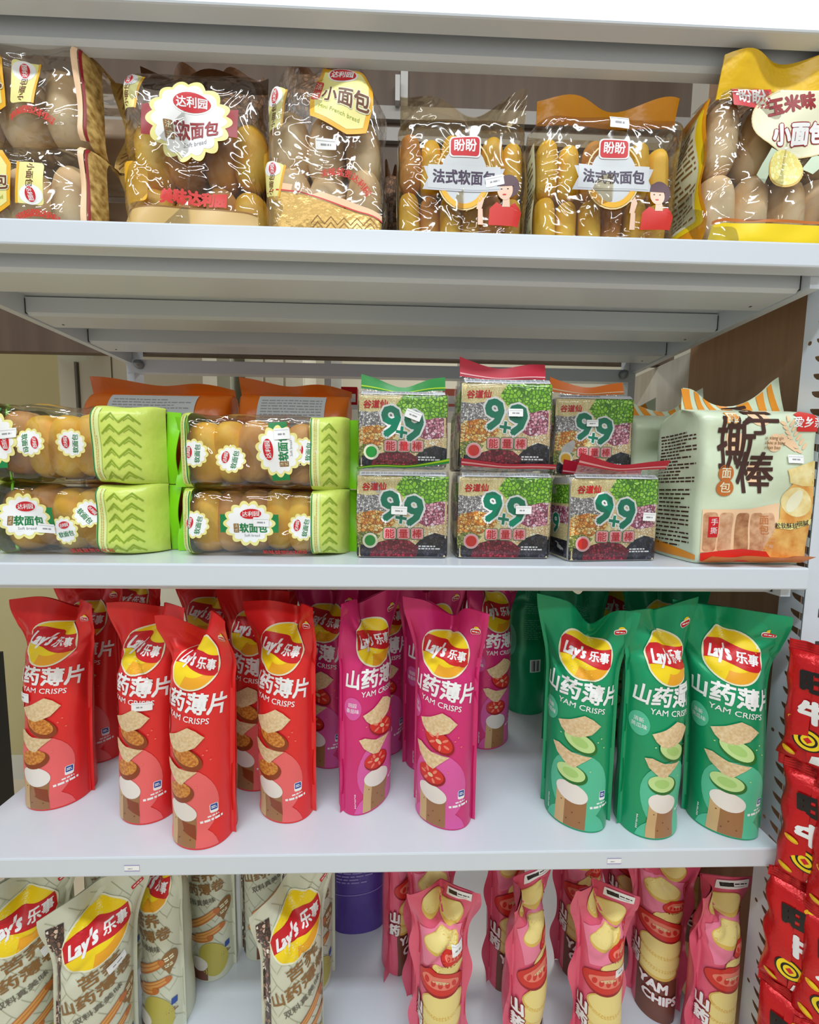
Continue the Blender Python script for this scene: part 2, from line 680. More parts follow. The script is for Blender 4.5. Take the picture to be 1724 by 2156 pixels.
fa = Acc()
fa.box(-3.2, 3.2, -3.6, 3.0, FLOOR - 0.05, FLOOR, tile)
for k in range(-5, 6):
    fa.box(k * 0.6 - 0.317, k * 0.6 - 0.313, -3.6, 3.0, FLOOR, FLOOR + 0.0006, mat('grout', (150, 152, 146), 0.6))
    if -3.6 < k * 0.6 + 0.75 < 3.0:
        fa.box(-3.2, 3.2, k * 0.6 + 0.75, k * 0.6 + 0.754, FLOOR, FLOOR + 0.0006, MATS['grout'])
struct('floor', fa)
slab('ceiling', -3.2, 3.2, -3.6, 3.0, 1.46, 1.5, mat('ceiling_white', (228, 228, 226), 0.7))
xe = at_y(138, 760, 0.93)[0]
slab('wall_left', -3.2, xe, 0.93, 1.0, FLOOR, 1.46, beige)
slab('baseboard_left', -3.2, xe, 0.915, 0.93, FLOOR, FLOOR + 0.085, mat('skirting', (214, 214, 204), 0.4))
slab('wall_back', -3.2, 3.2, 2.6, 2.68, FLOOR, 1.46, panelw)
slab('wall_far', -3.2, 3.2, -3.68, -3.6, FLOOR, 1.46, mat('wall_shop', (205, 205, 200), 0.6))
# pale panelling with two grooves to the right of the beige wall
xr = at_y(268, 760, 0.9)[0]
pa = Acc()
pa.box(xe, xr + 0.25, 0.9, 1.0, FLOOR, 1.46, panelw)
dk = mat('groove_dark', (96, 92, 80), 0.7)
for (px, w) in ((166, 0.004), (236, 0.003)):
    gx = at_y(px, 790, 0.9)[0]
    pa.box(gx - w / 2, gx + w / 2, 0.8985, 0.9, FLOOR, 0.55, dk)
struct('wall_panel', pa)

# emergency light dome on the panelling
c = at_y(158, 715, 0.9)
t = thing('wall_lamp', 'white domed lamp fixed to the pale wall panelling', 'lamp', (c[0], 0.9, c[2]))
a = Acc()


def dome(x, y):
    th = x
    return np.stack([0.085 * np.cos(th) * np.sin(y), -0.062 * np.cos(y) * (1 + 0 * th), -0.075 * np.sin(th) * np.sin(y)], 1)


a.grid(dome, np.linspace(0, 2 * math.pi, 33), np.linspace(0.02, math.pi / 2, 10), mat('lamp_plastic', (206, 214, 206), 0.35))
a.build('housing', t)
a = Acc()
a.box(0.02, 0.075, -0.045, -0.005, -0.05, 0.02, mat('lamp_box', (186, 190, 182), 0.4))
a.build('switch_box', t)
a = Acc()
a.box(-0.0035, 0.0035, -0.006, -0.001, -0.62, -0.06, mat('cable_grey', (120, 116, 104), 0.6))
a.build('cable', t)

# black floor post at the far left
c = at_y(4, 1610, 0.62)
t = thing('door_post', 'black post standing on the floor at the left edge', 'post', (c[0] - 0.03, 0.62, FLOOR))
a = Acc()
a.box(-0.04, 0.026, -0.03, 0.03, 0.0, 0.62, mat('black_paint', (30, 28, 28), 0.45))
a.build('post_body', t)
a = Acc()
a.box(-0.05, 0.036, -0.04, 0.04, 0.0, 0.012, MATS['black_paint'])
a.build('base_plate', t)

# cabinets far behind, seen through the gap under the second shelf
def cab(px0, px1, Y, top, m, name, label, cat, gap=None):
    x0, x1 = at_y(px0, 805, Y)[0], at_y(px1, 805, Y)[0]
    t = thing(name, label, cat, ((x0 + x1) / 2, Y, FLOOR))
    w = (x1 - x0) / 2
    a = Acc()
    a.box(-w, w, 0, 0.3, 0, top - FLOOR, m)
    a.build('carcass', t)
    if gap:
        n, gm = gap
        for k in range(n):
            a = Acc()
            a.box(-w + 2 * w * k / n + 0.008, -w + 2 * w * (k + 1) / n - 0.008, -0.016, 0, 0.05, top - FLOOR - 0.03, gm)
            a.build('door', t)
    return t


cw = mat('cabinet_white', (222, 220, 206), 0.45)
cg = mat('cabinet_grey', (198, 198, 184), 0.45)
cab(318, 374, 1.9, 0.9, cw, 'tall_cabinet', 'white tall cabinet far behind, left of the dark gap', 'cabinet', (1, cw))
slab('dark_gap_1', at_y(374, 805, 2.3)[0], at_y(402, 805, 2.3)[0], 2.3, 2.34, FLOOR, 0.9, mat('gap_shade', (30, 32, 48), 0.6))  # dark slab: the shade of the open gap painted as a solid
slab('trim_1', at_y(402, 805, 2.28)[0], at_y(414, 805, 2.28)[0], 2.26, 2.34, FLOOR, 0.9, mat('frame_orange', (216, 92, 24), 0.4))
cab(416, 490, 1.9, 0.9, cg, 'tall_cabinet', 'greyish tall cabinet far behind, right of the orange door frame', 'cabinet', (2, cg))
cab(516, 642, 1.9, 0.9, cw, 'tall_cabinet', 'wide cream cabinet far behind, left of the orange wall strip', 'cabinet', (3, cw))
slab('trim_2', at_y(644, 805, 2.28)[0], at_y(654, 805, 2.28)[0], 2.26, 2.34, FLOOR, 0.9, MATS['frame_orange'])
# low white display shelf behind with a red pack on it
x0, x1 = at_y(690, 820, 1.2)[0], at_y(990, 820, 1.2)[0]
zb = at_y(720, 852, 1.2)[2]
t = thing('display_shelf', 'white display shelf in the distance behind the grain packs', 'shelf', ((x0 + x1) / 2, 1.2, FLOOR))
w = (x1 - x0) / 2
for zz in (0.28, 0.62, zb - FLOOR, zb - FLOOR + 0.3):
    a = Acc()
    a.box(-w, w, 0, 0.3, zz - 0.02, zz, WHITE)
    a.build('shelf_board', t)
for sx in (-1, 1):
    a = Acc()
    a.box(sx * w - 0.014, sx * w + 0.014, 0.0, 0.3, 0, zb - FLOOR + 0.34, WHITE)
    a.build('side_upright', t)
for k, (px, m, lb) in enumerate([(735, 'red', 'small red pack on the distant white display shelf, left end'),
                                 (950, 'tompale', 'small salmon pack on the distant white display shelf, right end')]):
    cx = at_y(px, 840, 1.24)[0]
    t2 = thing('snack_pack', lb, 'snack pack', (cx, 1.24, zb))
    a = Acc()
    a.box(-0.035, 0.035, 0, 0.05, 0, 0.085, m)
    a.build('pack_body', t2)
    a = Acc()
    a.box(-0.028, 0.028, -0.002, 0, 0.02, 0.055, 'white')
    a.build('pack_label', t2)

# wooden boards: behind the top tier and along the right side
slab('wall_board_top', -1.5, 0.60, 0.372, 0.39, 0.252, 1.40, MATS['wood_back'])
slab('wall_right', 0.566, 0.60, 0.062, 0.285, FLOOR, 1.40, MATS['wood_brown'])
slab('wall_right_rear', 0.570, 0.60, 0.286, 0.60, FLOOR, 0.25, MATS['wood_pale'])

# pale rails and a hook on the board behind the top tier
for k, py in enumerate((243, 288)):
    zz = at_y(825, py, 0.37)[2]
    slab('trim_%d' % (k + 3), -0.6, 0.6, 0.364, 0.372, zz - 0.012, zz + 0.012, mat('rail_grey', (150, 142, 134), 0.4))
c = at_y(851, 185, 0.37)
t = thing('wall_hook', 'pale vertical hook strip on the brown board behind the top tier', 'hook', (c[0], 0.372, c[2]))
a = Acc()
a.box(-0.007, 0.007, -0.006, 0, -0.04, 0.045, mat('hook_grey', (188, 184, 178), 0.4))
a.build('backplate', t)
a = Acc()
a.box(-0.017, -0.008, -0.02, -0.004, -0.04, 0.005, MATS['hook_grey'])
a.build('hook_arm', t)

# ------------------------------------------------------------------ the shelving unit
ZT = {0: 0.4980, 1: 0.2611, 2: -0.0915, 3: -0.4387, 4: -0.8200}
ZBT = {0: 0.4639, 1: 0.2360, 2: -0.1173, 3: -0.4639, 4: -0.8450}
D, XS = 0.339, 0.5
unit = thing('shelving_unit', 'white perforated metal shelving unit holding all the snacks', 'shelf', (0, 0, FLOOR))


def up(a, name, parent, label=None):
    for v in a.v:
        v[:, 2] -= FLOOR
    return a.build(name, parent, label)


gapm = mat('seam_shadow_gap', (60, 52, 46), 0.8)
for k in range(5):
    zt, zb = ZT[k], ZBT[k]
    DK = D if k else 0.060                                                 # the topmost board is only a shallow header
    a = Acc()
    a.box(-XS, XS, 0.0012, DK, zt - 0.011, zt, WHITE)                       # deck
    sh = up(a, 'shelf' if k else 'header_board', unit)
    a = Acc()                                                              # folded front lip, softly rounded edges
    prof = [(0.012, zt + 0.00005), (0.0022, zt + 0.00005), (0.0006, zt - 0.0006), (0, zt - 0.0022), (0, zb + 0.002), (0.0006, zb + 0.0005), (0.002, zb), (0.016, zb), (0.016, zb + 0.002)]
    V = [(x, y, z) for x in (-XS, XS) for (y, z) in prof]
    n = len(prof)
    a.add(V, [(i, i + 1, n + i + 1, n + i) for i in range(n - 1)] + [tuple(range(n)), tuple(range(2 * n - 1, n - 1, -1))], WHITE, smooth=False)
    o = up(a, 'front_lip', unit)
    o.parent = sh
    for sx in (-1, 1):
        a = Acc()
        x0, x1 = sorted((sx * XS, sx * (XS - 0.012)))
        a.box(x0, x1, 0.017, DK, zb - 0.013, zt - 0.011, WHITE)
        o = up(a, 'side_rail', unit)
        o.parent = sh
    for (y0, y1) in (((0.027, 0.082), (0.137, 0.187), (0.239, 0.287)) if k else ((0.026, 0.048),)):
        a = Acc()
        a.add([(x, y, z) for x in (-XS + 0.0128, XS - 0.0128) for (y, z) in
               ((y0, zt - 0.0128), (y0, zb - 0.008), (y0 + 0.004, zb - 0.0115), (y1 - 0.008, zb - 0.0115), (y1, zt - 0.0115))],
              [(0, 1, 6, 5), (1, 2, 7, 6), (2, 3, 8, 7), (3, 4, 9, 8), (4, 0, 5, 9), (0, 1, 2, 3, 4), (9, 8, 7, 6, 5)], WHITE, smooth=False)
        for sx in (-1, 1):
            a.box(sx * (XS - 0.0128) - 0.0004, sx * (XS - 0.0128) + 0.0004, y0 - 0.0006, y0 + 0.003, zb - 0.010, zt - 0.015, gapm)
            a.box(sx * (XS - 0.035) - 0.0012, sx * (XS - 0.035) + 0.0012, y1 - 0.02, y1 - 0.0175, zb - 0.0119, zb - 0.0114, gapm)
        o = up(a, 'cross_bar', unit)
        o.parent = sh
    if k == 0:
        continue
    a = Acc()
    a.box(-XS + 0.002, XS - 0.002, D - 0.002, D + 0.016, zb - 0.030, zb - 0.006, WHITE)
    o = up(a, 'rear_beam', unit)
    o.parent = sh
    for sx in (-1, 1):
        a = Acc()

        def knob(x, y, sx=sx, zb=zb):
            return np.stack([sx * 0.472 + 0.009 * np.cos(x) * np.sin(y), D - 0.004 - 0.012 * np.cos(y), zb - 0.016 + 0.009 * np.sin(x) * np.sin(y)], 1)
        a.grid(knob, np.linspace(0, 2 * math.pi, 13), np.linspace(0.05, math.pi / 2, 6), mat('zinc', (140, 144, 150), 0.35, 0.6))
        o = up(a, 'clamp_bolt', unit)
        o.parent = sh
    if k == 3:
        for px in (278, 1293):
            c = at_y(px, 1826 if px < 900 else 1806, 0.0)
            a = Acc()
            g = G(0.02)
            g.rect('white', 0, 0, 0.017, 0.0075)
            g.line('purplelt', [(-0.0085, 0.0034), (0.0085, 0.0034)], 0.0007, 1)
            g.line('purplelt', [(-0.0085, -0.0034), (0.0085, -0.0034)], 0.0007, 1)
            g.dashes('grey', -0.002, -0.0008, 0.005, 0.0016, 1, 1)
            a.prints(lambda x, y, c=c, zt=zt, zb=zb: np.stack([x + c[0], 0 * x, y + (zt + zb) / 2 - 0.001], 1), g, base=0.0004)
            o = up(a, 'edge_label', unit, 'small paper shelf-edge label')
            o.parent = sh

# perforated uprights: the inner face carries slots and round holes, cut through
ZLO, ZHI = FLOOR, 0.75


def perforated(S, hw, slots, rounds, m, z0, z1):
    outer = [Vector((-hw, z0, 0)), Vector((hw, z0, 0)), Vector((hw, z1, 0)), Vector((-hw, z1, 0))]
    polys = [outer] + [[Vector((p[0], p[1], 0)) for p in q] for q in slots + rounds]
    T = tessellate_polygon(polys)
    P2 = [p for q in polys for p in q]
    a = Acc()
    V = S(np.array([p[0] for p in P2]), np.array([p[1] for p in P2]))
    a.add(V, T, m, smooth=False)
    return a


YP0, YP1, XP = 0.0185, 0.0475, 0.520
for sx in (-1, 1):
    slots, rounds = [], []
    z = ZLO + 0.03
    k = 0
    hw = (YP1 - YP0) / 2
    while z < ZHI - 0.03:
        x0, x1 = -hw + 0.0008, -hw + 0.0145
        slots.append([(x0, z - 0.0052), (x1 - 0.004, z - 0.0005), (x1 - 0.001, z + 0.003), (x1, z + 0.0064), (x1 - 0.0016, z + 0.0066), (x0, z + 0.0042)])
        if k % 6 == 2:
            rounds.append([(0.007 + 0.0021 * math.cos(q), z + 0.004 + 0.0026 * math.sin(q)) for q in np.linspace(0, 6.283, 10, endpoint=False)])
        z += 0.0203
        k += 1
    S = lambda x, y, sx=sx: np.stack([sx * XP + 0 * x, (YP0 + YP1) / 2 + x, y], 1)
    a = perforated(S, hw, slots, rounds, WHITE, ZLO, ZHI)
    a.box(min(sx * XP, sx * 0.566), max(sx * XP, sx * 0.566), YP0 - 0.0006, YP0 + 0.0006, ZLO, ZHI, WHITE)
    a.box(min(sx * 0.5645, sx * 0.566), max(sx * 0.5645, sx * 0.566), YP0, 0.06, ZLO, ZHI, WHITE)
    z = ZLO + 0.03
    while z < ZHI - 0.03:                                                 # keyholes on the front face: flat dark patches paint their shaded insides
        a.add([(sx * 0.538, YP0 - 0.0009, z), (sx * 0.548, YP0 - 0.0009, z), (sx * 0.548, YP0 - 0.0009, z + 0.011), (sx * 0.538, YP0 - 0.0009, z + 0.011)], [(0, 1, 2, 3)], gapm, smooth=False)
        z += 0.0406
    up(a, 'front_upright', unit)
    a = Acc()
    a.box(min(sx * 0.486, sx * 0.5), max(sx * 0.486, sx * 0.5), D + 0.001, D + 0.028, ZLO, 0.262, WHITE)
    up(a, 'rear_upright', unit)
# ------------------------------------------------------------------ stand-up pouches (third and fourth tier)
HW, PH = 0.058, 0.285          # half flat width and height of the film


def pouch_S(side=1, H=PH, W=HW, hw=0.038, bf=0.031, seed=0, notch=0.022, push=0.018, lc=0.0, rc=0.0, lz=0.0, rz=0.0, s0=0.0, wr=0.0011, lean=0.0, k0=0.66, bend=0.0):
    """film surface of a doypack: round below, flat sealed and buckled at the top. side=1 front, -1 back"""
    wv = waves(seed, wr, 25, 80)
    cre = random.Random(seed + 99)
    cr = [(cre.uniform(-.7, .7), cre.uniform(0.66, 0.93), cre.uniform(-1.1, 1.1), cre.uniform(0.0012, 0.0042)) for _ in range(6)]

    def S(x, y):
        s = np.clip(x / W, -1, 1)
        t = y / H
        tc = np.clip(t, 0, 1)
        k = sm(tc, k0, 1.0) ** 1.15
        fin = np.clip((np.abs(s) - 0.93) / 0.07, 0, 1)
        sc = np.clip(s / 0.93, -1, 1)
        th = sc * math.pi / 2
        xc = np.sign(th) * hw * np.abs(np.sin(th)) ** 1.0 + np.sign(s) * fin * 0.005
        bb = bf * (1 - 0.12 * sm(tc, 0.3, 0.7) + 0.05 * np.sin(tc * 9 + seed))
        zc = bb * np.abs(np.cos(th)) ** 0.85
        xf = s * W * (1 - 0.06 * (1 - tc))
        zf = 0.0015 * (1 - np.abs(s))
        X = xc * (1 - k) + xf * k
        Z = zc * (1 - k) + zf * k
        k2 = sm(tc, 0.74, 1.0)
        fold = np.exp(-((s - s0) / 0.30) ** 2)
        Yv = y - notch * k2 * fold
        dn = -side * 0.0
        dep = -side * Z
        dep = dep + push * k2 * fold * 1.0 - 0.5 * push * k2 * (np.abs(s - s0) > 0) * np.abs(s)
        # buckle of the front film under the notch
        if side > 0:
            dep = dep + 0.010 * np.exp(-((s - s0) / 0.16) ** 2) * np.exp(-((tc - 0.88) / 0.07) ** 2)
        wl, wr_ = np.clip(-s, 0, 1), np.clip(s, 0, 1)
        Yv = Yv + k2 * (lc * wl + rc * wr_)
        dep = dep + k2 * (lz * wl ** 1.5 + rz * wr_ ** 1.5)
        w = wv(x, y) * (1 - fin) * sm(tc, 0.0, 0.08)
        for (cs, ct, sl, am) in cr:
            q = (t - ct) + sl * 0.25 * (s - cs)
            w = w - am * np.exp(-(q / 0.026) ** 2) * np.exp(-((s - cs) / 0.4) ** 2)
        dep = dep - side * w
        X = X + bend * tc ** 2
        dep = dep + lean * tc
        return np.stack([X, dep, Yv], 1)
    if side > 0:
        return S
    return lambda x, y: S(-x, y)


def logo(g, cx, cy, w, h, rot=0.0, outline='cream'):
    """yellow ball with red ribbon and white lettering"""
    def ball(kx, ky):
        a = np.linspace(0, 2 * math.pi, 48, endpoint=False)
        r = 1.0 - 0.10 * np.exp(-((a - math.pi / 2 + 0.05) / 0.18) ** 2) + 0.02 * np.cos(2 * a)
        return rotp(np.stack([w / 2 * kx * r * np.cos(a), h / 2 * ky * r * np.sin(a)], 1), rot) + (cx, cy)
    g.poly(outline, ball(1.05, 1.05), 1)
    g.poly('yellow', ball(0.98, 0.98), 2)
    # orange shade printed on the lower right
    a = np.linspace(-1.9, 0.0, 14)
    lo = np.stack([w / 2 * 0.97 * np.cos(a), h / 2 * 0.97 * np.sin(a)], 1)
    li = np.stack([w / 2 * (0.72 * np.cos(a) + 0.06), h / 2 * (0.72 * np.sin(a) + 0.14)], 1)[::-1]
    g.poly(MATS.get('ball_orange') or mat('ball_orange', (240, 168, 36), 0.4), rotp(np.concatenate([lo, li]), rot) + (cx, cy), 3)
    u = np.linspace(-1, 1, 17)
    top = np.stack([u * w / 2 * 0.985, h * (0.20 - 0.02 * u - 0.055 * np.sin(u * 2.6)) * np.sqrt(1.0 - 0.0 * u)], 1)
    bot = np.stack([u * w / 2 * 0.985, h * (-0.17 - 0.03 * u - 0.055 * np.sin(u * 2.6))], 1)[::-1]
    for q in (top, bot):
        lim = h / 2 * np.sqrt(np.clip(1 - (q[:, 0] / (w / 2 * 1.05)) ** 2, 0.02, 1))
        q[:, 1] = np.clip(q[:, 1], -lim, lim)
    g.poly('red', rotp(np.concatenate([top, bot]), rot) + (cx, cy), 4)
    o = rotp([(-0.205 * w, 0.030 * h), (0.255 * w, -0.030 * h)], rot) + (cx, cy)
    g.text('white', "Lay's", o[0][0], o[0][1], h * 0.325, rot - 0.05, 5, 0.044, 0.16, 0.66 * w / h)
    g.text('white', '乐事', o[1][0], o[1][1], h * 0.225, rot - 0.05, 5, 0.035, 0.1, 0.86 * w / h)


def splat(g, m, cx, cy, pts, lay, rot=0, sc=1.0):
    g.poly(m, rotp(np.array(pts) * sc, rot) + (cx, cy), lay)


def chipshape(g, cx, cy, w, h, rot, lay):
    u = np.linspace(-1, 1, 7)
    top = np.stack([u * w / 2, h / 2 - 0.18 * h * (1 - u ** 2)], 1)
    bot = np.stack([u[::-1] * w / 2, -h / 2 - 0.22 * h * (1 - u[::-1] ** 2)], 1)
    g.poly(MATS['chip_print'], rotp(np.concatenate([top, bot]), rot) + (cx, cy), lay)


def yam_print(kind):
    blob = {'red': 'salmon', 'pink': 'rose', 'green': 'mint'}[kind]
    g = G()
    g.ell(blob, 0.002, 0.058, 0.034, 0.044, 0, 0)
    g.ell(blob, 0.000, -0.004, 0.036, 0.034, 0, 0, clip=0.002)
    # yam root
    g.poly('yam', [(-0.024, 0.0025), (0.010, 0.0025), (0.011, 0.044), (-0.022, 0.052)], 1)
    g.poly('yamlt', [(-0.024, 0.0025), (-0.013, 0.0025), (-0.012, 0.044), (-0.022, 0.052)], 2)
    g.poly('meatdk', [(-0.006, 0.034), (0.0095, 0.030), (0.0105, 0.012), (-0.003, 0.02)], 2) if kind == 'red' else None
    for (x, y) in ((-0.016, 0.034), (-0.004, 0.022), (0.004, 0.012), (-0.010, 0.012)):
        g.ell('brown', x, y, 0.0008, 0.0008, 0, 3, 8)
    g.ell('yamcut', -0.0055, 0.0475, 0.0178, 0.0125, -0.30, 3)

    def slice_(cx, cy, rx, ry, rot, lay):
        if kind == 'green':
            g.ell('cukedk', cx + 0.0008, cy - 0.0012, rx, ry, rot, lay)
            g.ell('cuke', cx - 0.0006, cy + 0.0008, rx * 0.92, ry * 0.86, rot, lay + 1)
            g.ell(MATS.get('cukein') or mat('cukein', (170, 210, 120), 0.4), cx - 0.0006, cy + 0.0006, rx * 0.5, ry * 0.45, rot, lay + 2)
        elif kind == 'pink':
            g.ell('dkred', cx + 0.0006, cy - 0.0012, rx, ry, rot, lay)
            g.ell('tomato', cx - 0.0004, cy + 0.0006, rx * 0.94, ry * 0.9, rot, lay + 1)
            for a in np.linspace(0, 6.28, 6, endpoint=False):
                q = rotp([(rx * 0.55 * math.cos(a), ry * 0.55 * math.sin(a))], rot)[0]
                g.ell('tompale', cx + q[0], cy + q[1], rx * 0.2, ry * 0.13, rot + a, lay + 2, 10)
            g.ell('chip', cx, cy, rx * 0.2, ry * 0.2, rot, lay + 2, 10)
        else:
            g.ell('meatdk', cx + 0.0008, cy - 0.0022, rx, ry, rot, lay)
            g.ell(MATS['meat_print'], cx - 0.0010, cy + 0.0012, rx * 0.9, ry * 0.8, rot, lay + 1)
    slice_(-0.007, 0.0725, 0.0170, 0.0125, -0.15 if kind != 'red' else 0.25, 4)
    g.poly(MATS['chip_print'], [(-0.030, 0.106), (-0.022, 0.1075), (-0.008, 0.101), (0.014, 0.099), (0.004, 0.090), (-0.004, 0.081), (-0.012, 0.083), (-0.024, 0.094)], 6)
    slice_(0.001, 0.1165, 0.0195, 0.0120, -0.55, 7)
    g.poly(MATS['chip_print'], [(-0.024, 0.138), (-0.010, 0.144), (0.004, 0.153), (0.013, 0.149), (0.022, 0.141), (0.012, 0.129), (-0.004, 0.122), (-0.014, 0.124), (-0.020, 0.130)], 9)
    for (x, y) in ((-0.02, 0.122), (0.024, 0.124), (0.02, 0.119), (-0.014, 0.077), (0.013, 0.08), (0.028, 0.112)):
        g.ell('cuke' if kind == 'green' else 'tompale', x, y, 0.0010, 0.0008, 0.4, 5, 8)
    # flavour roundel on the left
    g.ell(blob, -0.038, 0.147, 0.0125, 0.0150, 0, 1)
    two = {'green': ('清新', '黄瓜味'), 'pink': ('田园', '番茄味'), 'red': ('香浓', '烧烤味')}[kind]
    g.text('white', two[0], -0.038, 0.1515, 0.0062, -0.08, 2, 0.01)
    g.text('white', two[1], -0.038, 0.1440, 0.0062, -0.08, 2, 0.01)
    g.text('white', '山药薄片', 0.000, 0.1815, 0.0262, -0.10, 2, 0.035, 0.03, 0.93)
    g.text('white', 'YAM CRISPS', 0.001, 0.1625, 0.0098, -0.11, 2, 0.012)
    # small trade badge top right, care badge bottom right
    g.rect('white', 0.042, 0.258, 0.0150, 0.0072, 0.15, 1, r=0.003)
    g.ell('yellow', 0.043, 0.2615, 0.004, 0.003, 0, 1, 12)
    g.rect('red', 0.042, 0.2575, 0.0132, 0.0052, 0.15, 2, r=0.002)
    g.dashes('white', 0.042, 0.2575, 0.010, 0.0024, 1, 3, 3)
    g.rect('white', 0.030, 0.049, 0.0092, 0.0120, 0.0, 1, r=0.002)
    g.rect('blue', 0.030, 0.0505, 0.0076, 0.0076, 0.0, 2, r=0.001)
    g.dashes('white', 0.030, 0.0505, 0.0056, 0.004, 2, 3, 5)
    g.dashes('white', 0.030, 0.0395, 0.0150, 0.0028, 1, 1, 6, 0.7, 0.12)
    g.dashes('white', 0.027, 0.0345, 0.0250, 0.0036, 1, 1, 7, 0.8, 0.12)
    g.dashes('white', -0.034, 0.020, 0.0018, 0.02, 9, 1, 8)
    b = G()
    logo(b, 0.003, 0.2275, 0.060, 0.063, -0.06)
    return g, b


def roll_print():
    g = G()
    cr = 'crack'
    rn = random.Random(4)
    for r in range(9):
        for c_ in range(6):
            x, y = -0.05 + c_ * 0.021 + (r % 2) * 0.01, 0.015 + r * 0.029
            d = [(x, y), (x + 0.011 + rn.uniform(-.002, .002), y + 0.014), (x + rn.uniform(-.002, .002), y + 0.029)]
            if max(abs(p[0]) for p in d) < 0.052:
                g.line(cr, d, 0.0007, 0)
                g.line(cr, [d[1], (d[1][0] + 0.01, d[1][1] - 0.012)], 0.0006, 0)
    # bean picture down the left side
    g.poly(MATS['buckwheat_print'], [(-0.056, 0.004), (-0.040, 0.004), (-0.040, 0.20), (-0.033, 0.232), (-0.034, 0.262), (-0.052, 0.266), (-0.056, 0.24)], 1)
    g.text('taupe', '苦荞', 0.004, 0.1840, 0.0200, 0.20, 2, 0.03, 0, 1.05)
    g.text('taupe', '山药薄卷', 0.000, 0.1600, 0.0198, 0.22, 2, 0.03, 0, 1.0)
    g.text(MATS.get('greyink') or mat('greyink', (110, 104, 92), 0.5), '双料真美味', 0.002, 0.1390, 0.0098, 0.27, 2, 0.02)
    for (x, y, l, w, r) in ((0.004, 0.108, 0.062, 0.0125, 0.62), (0.014, 0.084, 0.050, 0.012, 0.45), (-0.006, 0.070, 0.050, 0.012, 0.30)):
        g.rect('stickdk', x, y, l, w, r, 3, r=w * 0.42)
        g.rect('stick', x, y + 0.001, l * 0.93, w * 0.68, r, 4, r=w * 0.3)
        q = rotp([(l * 0.45, 0)], r)[0]
        g.ell('stickdk', x + q[0], y + q[1], 0.005, w * 0.42, r, 5, 14)
        g.line('stickdk', rotp([(-l * 0.4, 0.0012), (l * 0.36, 0.0012)], r) + (x, y), 0.0010, 5)
    g.ell('pear', 0.020, 0.038, 0.022, 0.03, 0.3, 2)
    g.ell('yamcut', -0.002, 0.03, 0.014, 0.011, 0, 3)
    g.poly(MATS.get('rootbrown') or mat('rootbrown', (120, 70, 52), 0.45), [(-0.016, 0.003), (0.012, 0.003), (0.012, 0.028), (-0.016, 0.028)], 2)
    g.ell('taupe', 0.038, 0.124, 0.0115, 0.016, -0.35, 3)
    g.poly('taupe', [(0.036, 0.100), (0.030, 0.114), (0.042, 0.112)], 3)
    g.dashes('cream', 0.038, 0.128, 0.013, 0.008, 2, 4, 11, 0.6, 0.2)
    g.dashes('cream', 0.037, 0.117, 0.011, 0.006, 2, 4, 12, 0.6, 0.2)
    g.rect('red', 0.043, 0.262, 0.0150, 0.0058, 0.5, 1, r=0.001)
    g.dashes('white', 0.043, 0.262, 0.011, 0.0024, 1, 2, 3, 0.6, 0.5)
    g.rect('blue', 0.042, 0.055, 0.008, 0.010, 0.0, 2, r=0.001)
    g.dashes('taupe', 0.040, 0.042, 0.016, 0.007, 2, 2, 5)
    b = G()
    logo(b, 0.001, 0.2280, 0.070, 0.064, 0.24, 'cream')
    return g, b


